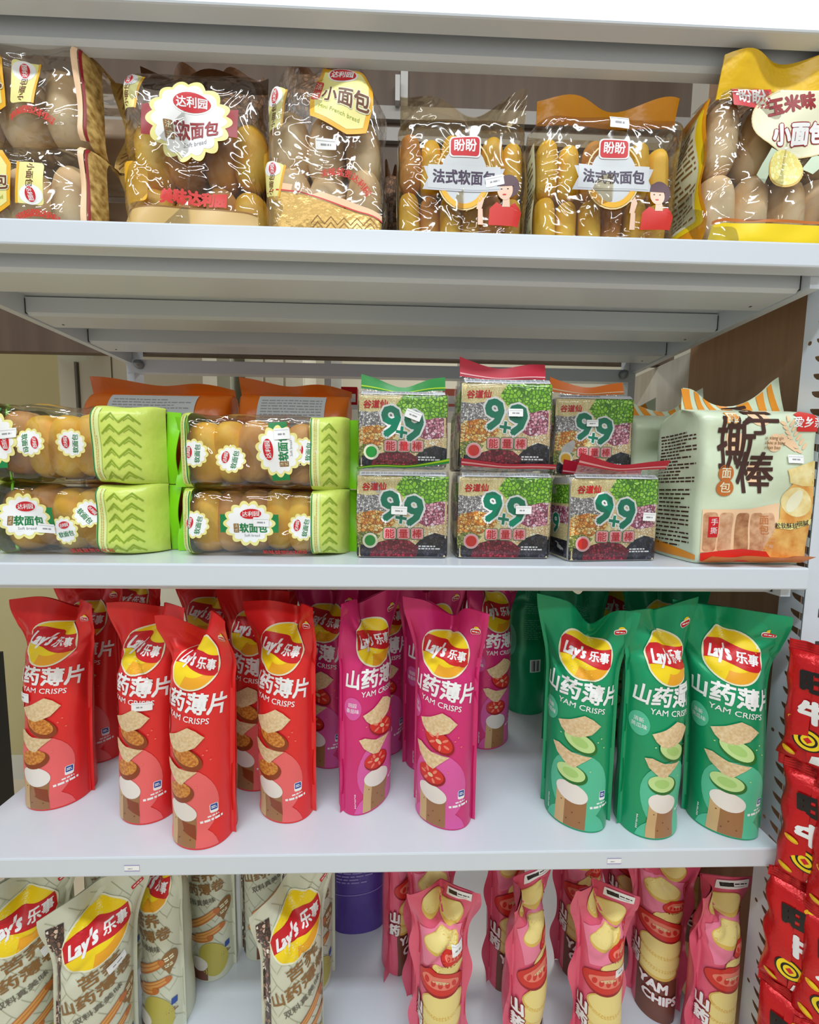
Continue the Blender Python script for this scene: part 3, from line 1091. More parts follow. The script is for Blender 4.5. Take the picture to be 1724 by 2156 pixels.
def tomato_print():
    g = G()

    def chip(cx, cy, rx, ry, rot, lay):
        g.ell('chipyd', cx, cy - 0.001, rx, ry, rot, lay)
        g.ell('chipy', cx, cy + 0.0008, rx * 0.93, ry * 0.8, rot, lay + 1)

    def tom(cx, cy, rx, ry, rot, lay):
        g.ell('dkred', cx, cy - 0.0014, rx, ry, rot, lay)
        g.ell('tomato', cx, cy, rx * 0.97, ry * 0.88, rot, lay + 1)
        g.ell('tompale', cx, cy + 0.001, rx * 0.72, ry * 0.5, rot, lay + 2)
        for u in np.linspace(-0.5, 0.5, 5):
            q = rotp([(rx * u, -ry * 0.12 * math.cos(u * 3))], rot)[0]
            g.ell('tomato', cx + q[0], cy + q[1] + 0.0006, rx * 0.09, ry * 0.26, rot + u * 0.8, lay + 3, 10)
        g.ell('chip', cx, cy + 0.002, rx * 0.3, ry * 0.14, rot, lay + 3, 12)
    chip(-0.016, 0.262, 0.019, 0.018, -0.6, 2)
    chip(0.016, 0.250, 0.020, 0.014, 0.35, 3)
    g.line('pinkfilm', [(0.004, 0.27), (-0.002, 0.255), (0.002, 0.243)], 0.004, 6)
    g.poly('pinklt', [(-0.040, 0.232), (0.034, 0.236), (0.04, 0.215), (0.0, 0.185), (-0.030, 0.18)], 1)
    chip(-0.002, 0.219, 0.028, 0.014, 0.10, 3)
    tom(0.020, 0.200, 0.022, 0.012, 0.12, 5)
    chip(0.012, 0.182, 0.026, 0.010, 0.12, 4)
    tom(-0.002, 0.160, 0.040, 0.020, -0.05, 6)
    chip(0.004, 0.128, 0.036, 0.020, 0.05, 4)
    chip(0.000, 0.105, 0.038, 0.018, -0.04, 3)
    chip(-0.006, 0.088, 0.034, 0.014, 0.0, 2)
    g.poly(MATS.get('rootbrown'), [(-0.034, 0.0), (0.030, 0.0), (0.030, 0.076), (-0.034, 0.076)], 1)
    g.text('white', 'YAM', -0.008, 0.064, 0.020, -0.05, 9, 0.05, outline='dkred', ow=0.05)
    g.text('white', 'CHIPS', 0.002, 0.044, 0.019, 0.0, 9, 0.05, outline='dkred', ow=0.05)
    g.text('white', '山', -0.040, 0.112, 0.022, 0.0, 9, 0.05, outline='dkred', ow=0.06)
    g.text('white', '药', -0.040, 0.088, 0.022, 0.0, 9, 0.05, outline='dkred', ow=0.06)
    g.ring('red', 0.040, 0.226, 0.0095, 0.0125, 0.0014, 0, 6)
    g.dashes('red', 0.040, 0.226, 0.012, 0.012, 3, 6, 9, 0.5, 0.3)
    # white code band on the top lobe
    g.poly('white', [(0.010, 0.268), (0.046, 0.270), (0.046, 0.2825), (0.012, 0.2805)], 7)
    g.rect('black', 0.019, 0.2748, 0.011, 0.006, 0.05, 8)
    g.dashes('black', 0.034, 0.276, 0.017, 0.0032, 1, 8, 13)
    g.dashes('grey', 0.032, 0.2722, 0.014, 0.0016, 1, 8, 14)
    return g, None


def back_print(kind='green'):
    g = G()
    ink = 'mint' if kind == 'green' else 'purplelt'
    g.ell('mint' if kind == 'green' else 'purplelt', -0.038, 0.14, 0.014, 0.03, 0, 0)
    if kind == 'green':
        g.rect(ink, 0.006, 0.243, 0.030, 0.036, 0, 1)
        g.rect(MATS['green_foil'], 0.006, 0.243, 0.028, 0.034, 0, 2)
        g.dashes(ink, 0.006, 0.243, 0.024, 0.028, 6, 3, 2)
        g.dashes(ink, 0.004, 0.205, 0.03, 0.02, 5, 1, 4)
        g.dashes(ink, 0.004, 0.165, 0.03, 0.04, 10, 1, 6)
        g.rect('white', 0.010, 0.095, 0.020, 0.024, 0, 1)
        for k in range(7):
            g.rect('black', 0.003 + k * 0.0024, 0.095, 0.0008 + 0.0006 * (k % 3), 0.021, 0, 2)
    return g


YAMP = {k: yam_print(k) for k in ('red', 'pink', 'green')}
ROLLP = roll_print()
TOMP = tomato_print()[0].clone()
TOMP.items = [(m, V * (0.84, 0.955), T, l) for (m, V, T, l) in TOMP.items]
BACKP = back_print('green')
XU = np.concatenate([np.linspace(-1, -0.93, 3), np.linspace(-0.9, 0.9, 53), np.linspace(0.93, 1, 3)])
T0 = 0.945


def pouch(name, label, cat, group, X, Y, z, yaw, film_m, art, parts_art=None, stick=None, seed=1, backface=False, flange=False, H=PH, badge='brand_badge', **kw):
    t = thing(name, label, cat, (X, Y, z + 0.0006), math.radians(yaw), group)
    W_ = kw.get('W', HW)
    XS_ = XU * W_
    SF = pouch_S(1, seed=seed, H=H, **kw)
    SB = pouch_S(-1, seed=seed, H=H, **kw)
    ys = np.concatenate([np.linspace(0, 0.55, 34), np.linspace(0.56, T0, 66)]) * H
    a = Acc()
    a.grid(SF, XS_, ys, film_m)
    a.grid(SB, XS_, ys, film_m)
    # gathered bottom closing the pouch
    rim = np.concatenate([SF(XS_, 0 * XS_), SB(XS_, 0 * XS_)[1:-1]])
    ctr = rim.mean(0) + (0, 0, 0.004)
    n = len(rim)
    a.add(np.concatenate([rim, [ctr]]), [(i, n, (i + 1) % n) for i in range(n)], film_m)
    if art is not None:
        a.prints(SB if backface else SF, art, base=0.0005)
    a.build('pouch_body', t)
    a = Acc()
    yt = np.linspace(T0, 1.0, 7) * H
    for S in (SF, SB):
        a.grid(S, XS_, yt, film_m)
    a.build('top_seal', t)
    if flange:
        for sx in (-1, 1):
            a = Acc()
            ph = seed * 1.7 + sx

            def fl(x, y, sx=sx, ph=ph):
                base = SF(np.full_like(y, sx * W_), y)
                wv = 0.5 + 0.5 * np.sin(y / H * 15.5 + ph)
                ex = x * (0.002 + 0.009 * wv ** 1.5) * (1 - 0.4 * sm(y / H, 0.85, 1))
                p = base.copy()
                p[:, 0] += sx * ex
                p[:, 1] += 0.0015 * np.sin(y * 60 + ph) * x
                return p
            a.grid(fl, np.linspace(0, 1, 4), np.linspace(0, 1, 50) * H, film_m)
            a.build('side_flange', t)
    if parts_art is not None:
        a = Acc()
        a.prints(SF, parts_art, base=0.0009)
        a.build(badge, t, 'round yellow and red brand badge')
    if stick:
        sticker(SF, t, *stick)
    return t


Z3, Z4 = ZT[3], ZT[4]
YG = {'red': 'red yam crisps pouches', 'pink': 'pink yam crisps pouches', 'green': 'green yam crisps pouches'}


def yam(kind, X, Y, yaw, label, seed, stick=None, plain=False, **kw):
    g, b = YAMP[kind]
    return pouch('yam_crisps_pouch', label, 'crisps pouch', YG[kind], X, Y, Z3, yaw, MATS[kind + '_foil'], None if plain else g, None if plain else b, stick, seed, **kw)




def stand(pxm, pyb, r=0.034):
    """centre of a pouch whose lowest visible point and middle were measured on the third shelf"""
    d = RC @ np.array([(pxm - IW / 2) / FPX, 1.0, -(pyb - IH / 2) / FPX])
    p = CAM + d * ((Z3 - CAM[2]) / d[2])
    q = (p - CAM)[:2]
    return p[:2] + q / np.linalg.norm(q) * r


def yamf(kind, pxm, pyb, yaw, label, seed, stick=None, **kw):
    X, Y = stand(pxm, pyb)
    return yam(kind, X, Y, yaw, label, seed, stick, **kw)


# red, front row from left to right
yamf('red', 136, 1697, 0, 'leftmost front red crisps pouch, bent left top, sticker under its title', 1, (-0.024, 0.152, 0.020, 0.0125), notch=0.030, push=0.026, lc=-0.006, rc=-0.008, rz=-0.012, s0=0.05, bend=0.017)
yamf('red', 326, 1730, -12, 'second front red crisps pouch, price sticker right of its subtitle', 2, (0.014, 0.157, 0.022, 0.011), notch=0.018, push=0.024, lc=-0.006, rc=-0.004, s0=-0.1, bend=0.012)
yamf('red', 436, 1787, -13, 'red crisps pouch standing nearest the shelf edge, overlapping the second one', 3, None, notch=0.036, push=0.028, lc=-0.010, rc=0.002, rz=-0.024, s0=-0.30, bend=0.008)
yamf('red', 608, 1737, -18, 'rightmost front red crisps pouch, next to the pink pouches', 4, None, notch=0.016, push=0.022, lc=-0.006, rc=0.004, rz=-0.018, s0=0.1)
# red, behind
yam('red', -0.448, 0.172, -5, 'red crisps pouch half hidden behind the leftmost front one', 5, None, rc=0.004)
yam('red', -0.447, 0.262, -5, 'red crisps pouch at the back left, two rows behind the leftmost front one', 6)
yam('red', -0.278, 0.192, -8, 'red crisps pouch at the back between the first two front red ones', 7, None, rc=-.004)
yam('red', -0.176, 0.122, -12, 'red crisps pouch just behind and right of the one nearest the edge', 8, None, notch=0.01)
yam('red', -0.190, 0.215, 0, 'red crisps pouch deep behind the one nearest the shelf edge', 9)
yam('red', -0.316, 0.290, 8, 'red crisps pouch at the very back, behind the second front one', 10)
# pink
yamf('pink', 768, 1716, 46, 'left front pink crisps pouch, turned right with its flavour roundel showing', 11, (0.030, 0.196, 0.014, 0.018), notch=0.016, push=0.022, lc=0.008, lz=-0.012, rc=0.006, s0=0.1)
yamf('pink', 932, 1752, -24, 'right front pink crisps pouch, nearest the gap in the shelf', 12, None, notch=0.026, push=0.026, lc=0.004, rc=0.002, rz=-0.014, s0=0.0)
yam('pink', -0.080, 0.162, -20, 'pink crisps pouch showing behind the rightmost front red one', 13)
yam('pink', 0.004, 0.185, 10, 'pink crisps pouch peeking over the left front pink one', 14, None, rc=0.002)
yam('pink', 0.080, 0.155, 18, 'pink crisps pouch behind the left side of the right front pink one', 15)
yam('pink', 0.186, 0.200, 26, 'pink crisps pouch in the second row right of the right front pink one', 16, None, notch=0.006)
yam('pink', 0.112, 0.265, 0, 'pink crisps pouch at the back above the right front pink one', 17)
yam('pink', -0.095, 0.262, 0, 'pink crisps pouch at the back behind the red ones', 18)
# green
yamf('green', 1206, 1749, -24, 'left front green crisps pouch with a dented top', 21, None, notch=0.034, push=0.026, lc=0.010, rc=0.004, rz=-0.010, s0=0.15)
yamf('green', 1352, 1763, 12, 'middle front green crisps pouch with a price sticker on its title', 22, (0.018, 0.191, 0.020, 0.011), notch=0.012, lc=0.002, rc=0.012, rz=0.004, s0=0.25)
yamf('green', 1511, 1760, -20, 'right front green crisps pouch with flared top corner beside the upright', 23, None, notch=0.004, lc=0.006, rc=0.002, rz=-0.014, k0=0.60, s0=0.0, bend=-0.015)
yam('green', 0.440, 0.146, -20, 'green crisps pouch showing only its top edge behind the right front one', 24, None, notch=0.002, lc=0.012)
yam('green', 0.412, 0.225, -10, 'green crisps pouch in the second row, seen between the left and middle front ones', 25, None, notch=0.004)
for (X, Y, yaw, lb, sd) in [(0.282, 0.290, 176, 'back-turned green crisps pouch standing at the rear beside the pink ones', 26),
                            (0.322, 0.185, 170, 'back-turned green crisps pouch behind the left front green one', 27)]:
    pouch('yam_crisps_pouch', lb, 'crisps pouch', YG['green'], X, Y, Z3, yaw, MATS['green_foil'], BACKP, None, None, sd, backface=True)
yam('green', 0.430, 0.297, 24, 'green crisps pouch at the very back right, mostly hidden', 28, None, notch=0.0)

# ------------------------------------------------------------------ fourth tier: cream rolls and tomato chips
def roll(pxm, Y, yaw, label, seed, stick=None, **kw):
    g, b = ROLLP
    return pouch('yam_roll_pouch', label, 'crisps pouch', 'cream yam roll pouches', at_y(pxm, 2000, Y)[0], Y, Z4, yaw, MATS['beige_foil'], g, b, stick, seed, **kw)


roll(46, 0.066, 34, 'leftmost cream roll pouch, cut by the left picture edge', 31, (0.030, 0.178, 0.022, 0.014, 0.3), notch=0.010, rz=-0.008, bend=0.008)
roll(196, 0.050, 36, 'cream roll pouch second from left with its whole badge showing', 32, (0.020, 0.182, 0.020, 0.012, 0.25), notch=0.012, lc=-0.004, rc=0.004, rz=-0.006, bend=0.010)
roll(352, 0.116, -28, 'cream roll pouch third from left, turned away to the left', 33, None, notch=0.018, rc=0.006)
roll(452, 0.176, -14, 'cream roll pouch in the second row, just right of the turned third one', 34, None, notch=0.004)
roll(618, 0.056, 36, 'rightmost front cream roll pouch beside the empty gap', 35, None, notch=0.008, rc=0.014, lc=-0.004, rz=-0.004)
roll(564, 0.200, 20, 'shadowed cream roll pouch at the back, left of the rightmost front one', 36)
roll(650, 0.150, 5, 'cream roll pouch right behind the rightmost front one', 37)
roll(250, 0.170, 10, 'cream roll pouch behind the second and third from left', 38, None, notch=0.004)
roll(95, 0.172, 20, 'cream roll pouch behind the leftmost one', 39, None, notch=0.012)

t = pouch('purple_snack_pouch', 'purple snack pouch seen from behind at the back of the lowest tier', 'snack pouch', None, 0.0, 0.222, Z4, 4, MATS['purple_foil'], None, None, None, 40, notch=0.0, hw=0.047, bf=0.018, W=0.060)
t.location.x = at_y(752, 1930, 0.20)[0]
S = pouch_S(1, seed=40, notch=0.0, hw=0.047, bf=0.018, W=0.060)
g = G()
g.rect(MATS['lattice_print'], -0.016, 0.225, 0.022, 0.024, 0, 1)
g.rect(MATS['lattice_print'], 0.014, 0.228, 0.020, 0.020, 0, 1)
g.rect('white', -0.016, 0.2095, 0.018, 0.004, 0, 2)
g.rect('white', 0.014, 0.2150, 0.018, 0.004, 0, 2)
g.line('purplelt', [(-0.046, 0.186), (-0.02, 0.192), (0.02, 0.197), (0.046, 0.198)], 0.0016, 1)
g.dashes('purplelt', 0, 0.174, 0.080, 0.022, 2, 1, 5, 0.7, 0.06)
g.dashes('purplelt', -0.008, 0.125, 0.056, 0.055, 9, 1, 6, 0.45, 0.03)
g.rect('white', 0.034, 0.128, 0.018, 0.02, 0, 1)
for k in range(6):
    g.rect('black', 0.028 + k * 0.0024, 0.128, 0.001, 0.017, 0, 2)
g.line('purplelt', [(-0.046, 0.072), (0.046, 0.082)], 0.0016, 1)
a = Acc()
a.prints(S, g)
a.build('back_label', t, 'small pale printing and barcode')


def tom(pxm, Y, yaw, label, seed, stick=None, **kw):
    kw.setdefault('hw', 0.029)
    kw.setdefault('bf', 0.027)
    kw.setdefault('W', 0.044)
    return pouch('tomato_chips_pouch', label, 'chips pouch', 'pink tomato chips pouches', at_y(pxm, 2000, Y)[0], Y, Z4, yaw, MATS['tomato_foil'], TOMP, None, stick, seed, flange=True, H=0.272, **kw)


tom(928, 0.058, -2, 'leftmost front pink tomato chips pouch, sticker on its upper tomato', 51, (0.020, 0.199, 0.016, 0.013), notch=0.022, push=0.024, lc=-0.004, rc=0.010, rz=-0.008)
tom(905, 0.128, 10, 'pink tomato chips pouch in the second row behind the leftmost front one', 52, None, notch=0.006)
tom(838, 0.175, 60, 'pink tomato chips pouch seen edge-on at the left end of its group', 53)
tom(1105, 0.066, 36, 'second front pink tomato chips pouch, narrow and turned to the right', 54, None, notch=0.026, push=0.024, lc=-0.010, rc=0.012)
tom(1060, 0.150, 24, 'pink tomato chips pouch behind the second front one', 55, None, notch=0.008)
tom(1262, 0.056, 4, 'third front pink tomato chips pouch, sticker on its large tomato', 56, (0.016, 0.163, 0.018, 0.011), notch=0.022, push=0.024, lc=0.006, rc=-0.012)
tom(1380, 0.112, -24, 'fourth pink tomato chips pouch with its white band folded up', 57, None, notch=0.022, push=0.024, lc=0.010, rc=0.004)
tom(1502, 0.058, 14, 'rightmost front pink tomato chips pouch next to the upright', 58, (0.036, 0.164, 0.012, 0.014), notch=0.020, push=0.024, lc=-0.002, rc=0.004)
tom(1212, 0.160, -5, 'pink tomato chips pouch at the back behind the third front one', 59, None, notch=0.004)
tom(1306, 0.205, 0, 'pink tomato chips pouch at the back behind the fourth one', 60, None, notch=0.002)
tom(1440, 0.205, 0, 'pink tomato chips pouch at the back right, brownish in shadow', 61, None, notch=0.002)
# ------------------------------------------------------------------ bags and packs of the two upper tiers
Z1, Z2 = ZT[1], ZT[2]


def brick_S(w, d, h, r=0.012, top=(0.86, 0.06, 1.03), bot=(0.06, 0.75, 0.98), seed=0, wr=0.0012, bulge=0.0, kmax=110, shape=2.0, dent=None, lean=0.0):
    """rounded block wrapped in film. s runs round the perimeter (0 = middle of the front), y upwards.
    top/bot = (start, depth scale at the end, width scale at the end)"""
    r = min(r, w / 2 - 1e-4, d / 2 - 1e-4)
    pts = []
    for (cx, cz, a0) in ((w / 2 - r, -(d / 2 - r), -90), (w / 2 - r, d / 2 - r, 0), (-(w / 2 - r), d / 2 - r, 90), (-(w / 2 - r), -(d / 2 - r), 180)):
        for k in range(7):
            a = math.radians(a0 + 15 * k)
            pts.append((cx + r * math.cos(a), cz + r * math.sin(a)))
    pts = [(0, -d / 2)] + pts + [(0, -d / 2)]
    A = np.array(pts)
    cum = np.concatenate([[0], np.cumsum(np.linalg.norm(np.diff(A, axis=0), axis=1))])
    Lp = cum[-1]
    wv = waves(seed, wr, 30, kmax, 7)

    def S(s, y):
        q = np.mod(s, Lp)
        X = np.interp(q, cum, A[:, 0])
        Zd = np.interp(q, cum, A[:, 1])
        t = y / h
        u = np.clip((t - top[0]) / (1 - top[0]), 0, 1)
        b = np.clip((bot[0] - t) / max(bot[0], 1e-6), 0, 1)
        fz = (top[1] + (1 - top[1]) * (1 - u ** shape) ** (1 / shape if shape > 1.5 else 1)) * (bot[1] + (1 - bot[1]) * np.sqrt(np.clip(1 - b ** 2, 0, 1)))
        fx = (1 + (top[2] - 1) * u) * (1 + (bot[2] - 1) * b)
        bl = 1 + bulge * np.sin(np.clip(t, 0, 1) * math.pi) * np.cos(np.clip(X / w, -.5, .5) * math.pi)
        Zd = Zd * fz * bl
        X = X * fx
        n = wv(s, y) * np.clip(1 - u * 0.6, 0, 1)
        Zd = Zd + np.sign(Zd) * n * np.clip(np.abs(Zd) / (d / 2), 0, 1)
        X = X + np.sign(X) * wv(y + 3.1, s) * np.clip(np.abs(X) / (w / 2), 0, 1) ** 4
        return np.stack([X, Zd + lean * np.clip(t, 0, 1.5), y], 1)
    S.L = Lp
    return S


def lay_down(S, w, h):
    """turn a brick so that its axis lies along X; panel coordinates: a along the pack, b upwards"""
    def H(a, b):
        p = S(-b, a + h / 2)
        return np.stack([p[:, 2] - h / 2, p[:, 1], w / 2 - p[:, 0]], 1)
    def H2(a, b):
        p = S(b, a + h / 2)
        return np.stack([p[:, 2] - h / 2, p[:, 1], w / 2 + p[:, 0]], 1)
    H2.L = S.L
    return H2


def fin_S(w, h, z0, y0=0.0, lean=0.0, wave=0.004, k=2.0, ph=0.0, sag=0.0, lift=None, curl=0.0):
    def S(x, v):
        q = x / w * 2
        z = z0 + v - sag * np.exp(-(q / 0.5) ** 2) * (v / h)
        if lift:
            z = z + (lift[0] * np.clip(-q, 0, 1) ** 2 + lift[1] * np.clip(q, 0, 1) ** 2) * (v / h)
        yy = y0 + lean * v / h + wave * np.sin(q * k * math.pi / 2 + ph) * (0.3 + v / h) + curl * (v / h) ** 2
        return np.stack([x, yy, z], 1)
    return S


def solid_fin(S, w, h, m, parent, name, n=26, rows=6, art=None, th=0.0008):
    a = Acc()
    xs, vs = np.linspace(-w / 2, w / 2, n), np.linspace(0, h, rows)
    a.grid(S, xs, vs, m)
    a.grid(lambda x, y: S(-x, y) + np.array([0, th, 0]), xs, vs, m)
    if art is not None:
        a.prints(S, art, base=0.0004)
    return a.build(name, parent)


# bread roll meshes, shared by all the packs
def loaf_mesh(name, rx, ry, rz, m, seed, e=0.7):
    wv = waves(seed, 0.0012, 60, 160, 4)

    def S(th, ph):
        c, s = np.cos(ph), np.sin(ph)
        f = lambda v: np.sign(v) * np.abs(v) ** e
        x = rx * f(c) * np.cos(th)
        y = ry * f(c) * np.sin(th)
        z = rz * f(s)
        n = wv(th * 0.02, z + 0.01 * th)
        return np.stack([x * (1 + n * 18), y * (1 + n * 18), z], 1)
    a = Acc()
    a.grid(S, np.linspace(0, 2 * math.pi, 19), np.linspace(-math.pi / 2, math.pi / 2, 13), MATS[m])
    return a.mesh(name)


LOAF = {
    'gold': loaf_mesh('loaf_gold', 0.022, 0.02, 0.036, 'bread_gold', 1),
    'crust': loaf_mesh('loaf_crust', 0.022, 0.02, 0.036, 'bread_crust', 2),
    'pale': loaf_mesh('loaf_pale', 0.024, 0.021, 0.038, 'bread_pale', 3),
    'dark': loaf_mesh('loaf_dark', 0.022, 0.02, 0.036, 'bread_dark', 4),
    'stick': loaf_mesh('loaf_stick', 0.0125, 0.0125, 0.045, 'bread_yellow', 5, 0.5),
    'stickb': loaf_mesh('loaf_stickb', 0.0125, 0.0125, 0.045, 'bread_crust', 6, 0.5),
}


def rolls(t, spots, name='bread_roll'):
    for (k, x, y, z, rx, ry, rz, sc) in spots:
        o = link(name, LOAF[k], t)
        o.location = (x, y, z)
        o.rotation_euler = (rx, ry, rz)
        o.scale = (sc,) * 3 if not isinstance(sc, tuple) else sc


def backing(t, w, h, y, z0, m, name='inner_tray'):
    a = Acc()
    a.box(-w / 2, w / 2, y, y + 0.002, z0, z0 + h, m)
    return a.build(name, t)


def oval_logo(g, cx, cy, w, h, rot=0, txt='达利园', lay=3):
    g.ell('white', cx, cy, w / 2 * 1.12, h / 2 * 1.16, rot, lay)
    g.ell('red', cx, cy, w / 2, h / 2, rot, lay + 1)
    g.text('white', txt, cx, cy, h * 0.56, rot, lay + 2, 0.03, 0.12, 0.95 * w / h / 1.9)


def flower_label(sc=1.0, ink='green', rot=0.0, band='green', eng=True, seed=1):
    g = G(0.006)
    g.rect(band, -0.0, 0.0, 0.094 * sc, 0.030 * sc, 0, 0)
    g.flower('ylabel', 0, 0, 0.040 * sc, 0.036 * sc, 14, 1, 0.08)
    g.flower('white', 0, 0, 0.035 * sc, 0.031 * sc, 14, 2, 0.07)
    oval_logo(g, 0.003 * sc, 0.016 * sc, 0.034 * sc, 0.0165 * sc, 0.06, lay=3)
    g.rect('taupe', -0.021 * sc, -0.0075 * sc, 0.0085 * sc, 0.0150 * sc, 0, 3, r=0.001 * sc)
    g.text('cream', '法', -0.021 * sc, -0.0038 * sc, 0.0062 * sc, 0, 4)
    g.text('cream', '式', -0.021 * sc, -0.0110 * sc, 0.0062 * sc, 0, 4)
    g.text(ink, '软面包', 0.0065 * sc, -0.0075 * sc, 0.0165 * sc, 0, 4, 0.035, 0, 0.92)
    if eng:
        g.text('grey', 'Soft bread', 0.004 * sc, -0.0195 * sc, 0.0062 * sc, 0, 4)
    return g.clone(0, 0, rot)


def small_flower(rot=0.0, ink='green'):
    g = G(0.006)
    g.flower('ylabel', 0, 0, 0.016, 0.0165, 12, 0, 0.08)
    g.flower('white', 0, 0, 0.0135, 0.014, 12, 1, 0.07)
    oval_logo(g, 0.001, 0.0062, 0.014, 0.0085, 0, lay=2)
    g.text(ink, '软面包', 0, -0.0045, 0.0072, 0, 3, 0.03)
    return g.clone(0, 0, rot)


def zigzag(m, x0, x1, y0, y1, n, w, lay=2, cols=2):
    g = G(0.01)
    for c in range(cols):
        a, b = x0 + (x1 - x0) * c / cols, x0 + (x1 - x0) * (c + 1) / cols
        for r in range(n + 1):
            y = y0 + (y1 - y0) * r / n
            p = (y1 - y0) / n * 0.75
            pts = [(a, y), ((a + b) / 2, y + p), (b, y)]
            if pts[1][1] <= y1 + 1e-6:
                g.line(m, pts, w, lay)
            if r < n:
                g.line(m, [(a + (b - a) * .25, y + .2 * p), ((a + b) / 2, y + p * 0.62), (a + (b - a) * .75, y + .2 * p)], w * 0.55, lay)
    return g


# ---- soft bread sleeves with lime ends, lying along the second tier
def soft_bread_sleeve(x0, x1, z, hh, label, seed, big, rolls_at, stick=None, yf=0.036, lime_l=0.13, lime_r=0.21, smalls=()):
    w = x1 - x0
    dd = 0.088
    t = thing('soft_bread_sleeve', label, 'bread pack', ((x0 + x1) / 2, yf + dd / 2, z + 0.0006), 0, 'soft bread sleeves with lime ends')
    S = lay_down(brick_S(hh, dd, w, 0.016, top=(0.84, 0.05, 1.0), bot=(0.14, 0.05, 1.0), seed=seed, wr=0.0016, shape=1.8), hh, w)
    per = np.linspace(-S.L / 2, S.L / 2, 49)
    xl, xr = -w / 2 + lime_l * w, w / 2 - lime_r * w
    a = Acc()
    a.grid(S, np.linspace(xl, xr, 26), per, MATS['clear_film'])
    a.build('clear_sleeve', t)
    for (u0, u1, nm) in ((-w / 2, xl, -1), (xr, w / 2, 1)):
        a = Acc()
        a.grid(S, np.linspace(u0, u1, 14), per, MATS['lime_foil'])
        hb = hh * 0.46
        g = G(0.008)
        e = xl if nm < 0 else xr
        g.rect('limepale', e - nm * -0.006, 0, 0.010, 2 * hb, 0, 1)
        g.line('green', [(e + nm * 0.0015, -hb), (e + nm * 0.0015, hb)], 0.0014, 3)
        g.dashes('gold', e + nm * 0.0065, 0, 2 * hb, 0.004, 2, 2, seed, 0.5, math.pi / 2)
        in0, in1 = (u0 + 0.012, u1 - 0.014) if nm < 0 else (u0 + 0.014, u1 - 0.012)
        if in1 - in0 > 0.008:
            g.join(zigzag('zig', in0, in1, -hb, hb * 0.92, 6, 0.0015, 2, cols=1 if in1 - in0 < 0.02 else 2))
        a.prints(S, g)
        a.build('lime_end', t)
        # crimped fin closing the sleeve
        a = Acc()

        def fin(v, b, nm=nm):
            return np.stack([nm * (w / 2 + v) + 0 * b, 0.006 * np.sin(b * 55 + seed) * (0.4 + v / 0.016) + nm * 0.0, hh / 2 + b], 1)
        vv, bb = np.linspace(-0.001, 0.014, 5), np.linspace(-hh / 2, hh / 2, 18)
        a.grid(fin, vv, bb, mat('lime_bright', (132, 214, 24), 0.3))
        a.grid(lambda v, b: fin(v, -b) + np.array([0, 0.0009, 0]), vv, bb, MATS['lime_bright'])
        a.build('end_fin', t)
    backing(t, (xr - xl) * 1.02, hh * 0.9, dd / 2 - 0.012, 0.004, mat('sleeve_inside', (214, 158, 76), 0.6))
    rolls(t, [(k, x, -0.008 + 0.004 * (i % 2), hh / 2 + dz, 0, ry, i * 1.3, sc) for i, (k, x, dz, ry, sc) in enumerate(rolls_at)])
    for (x, y, ro) in smalls:
        a = Acc()
        a.prints(S, small_flower(ro).clone(x, y), base=0.0003)
        a.build('roll_label', t, 'small flower label of a single roll')
    a = Acc()
    bg = flower_label(0.72, rot=big[2], seed=seed)
    a.prints(S, bg.clone(big[0], big[1]), base=0.0006)
    g = G(0.008)
    if big[2] == 0:
        g.text('tomato', '美味就要达利园', 0.03, -hh * 0.44, 0.0075, 0, 2, 0.04)
        a.prints(S, g)
    a.build('front_label', t, 'white flower label with red oval badge')
    if stick:
        sticker(S, t, *stick)
    return t


YF = 0.036
xa0, xa1 = at_y(-60, 1000, YF)[0], at_y(306, 1000, YF)[0]
xb0, xb1 = at_y(354, 1000, YF)[0], at_y(726, 1000, YF)[0]
HB = at_y(300, 1020, YF)[2] - Z2
HA = at_y(300, 850, YF)[2] - at_y(300, 1020, YF)[2]
HB2 = at_y(560, 1030, YF)[2] - Z2
HA2 = at_y(560, 868, YF)[2] - at_y(560, 1030, YF)[2]
wa = xa1 - xa0
R5 = lambda w, seed, ks: [(k, -w * 0.36 + i * w * 0.145, random.Random(seed + i).uniform(-.003, .003), random.Random(seed * 3 + i).uniform(-.25, .25), 1.08) for i, k in enumerate(ks)]
soft_bread_sleeve(xa0, xa1, Z2, HB - 0.001, 'lower lime-ended bread sleeve of the left stack, flower label upright', 61, (-0.042, 0.004, 0.0), R5(wa, 1, ['gold', 'crust', 'gold', 'gold', 'crust']), (-0.018, -0.010, 0.020, 0.011, -0.05), lime_l=0.10, lime_r=0.30, smalls=[(0.004, -0.012, 0.2), (0.030, 0.008, -0.8)])
soft_bread_sleeve(xa0, xa1, Z2 + HB, HA - 0.001, 'upper lime-ended bread sleeve of the left stack, flower label turned sideways', 62, (-0.070, 0.004, -1.5), R5(wa, 2, ['crust', 'gold', 'gold', 'gold', 'crust']), (-0.054, 0.010, 0.020, 0.011, 0.1), lime_l=0.10, lime_r=0.30, smalls=[(-0.030, 0.0, -1.4), (0.016, 0.0, 1.5)])
wb = xb1 - xb0
soft_bread_sleeve(xb0, xb1, Z2, HB2 - 0.001, 'lower lime-ended bread sleeve of the right stack, flower label upright', 63, (-0.010, 0.0, 0.0), R5(wb, 3, ['gold', 'crust', 'crust', 'gold', 'gold']), (0.004, 0.002, 0.018, 0.011, -0.03), lime_l=0.11, lime_r=0.20, smalls=[(-0.074, -0.002, 1.4), (0.052, -0.004, 1.4)])
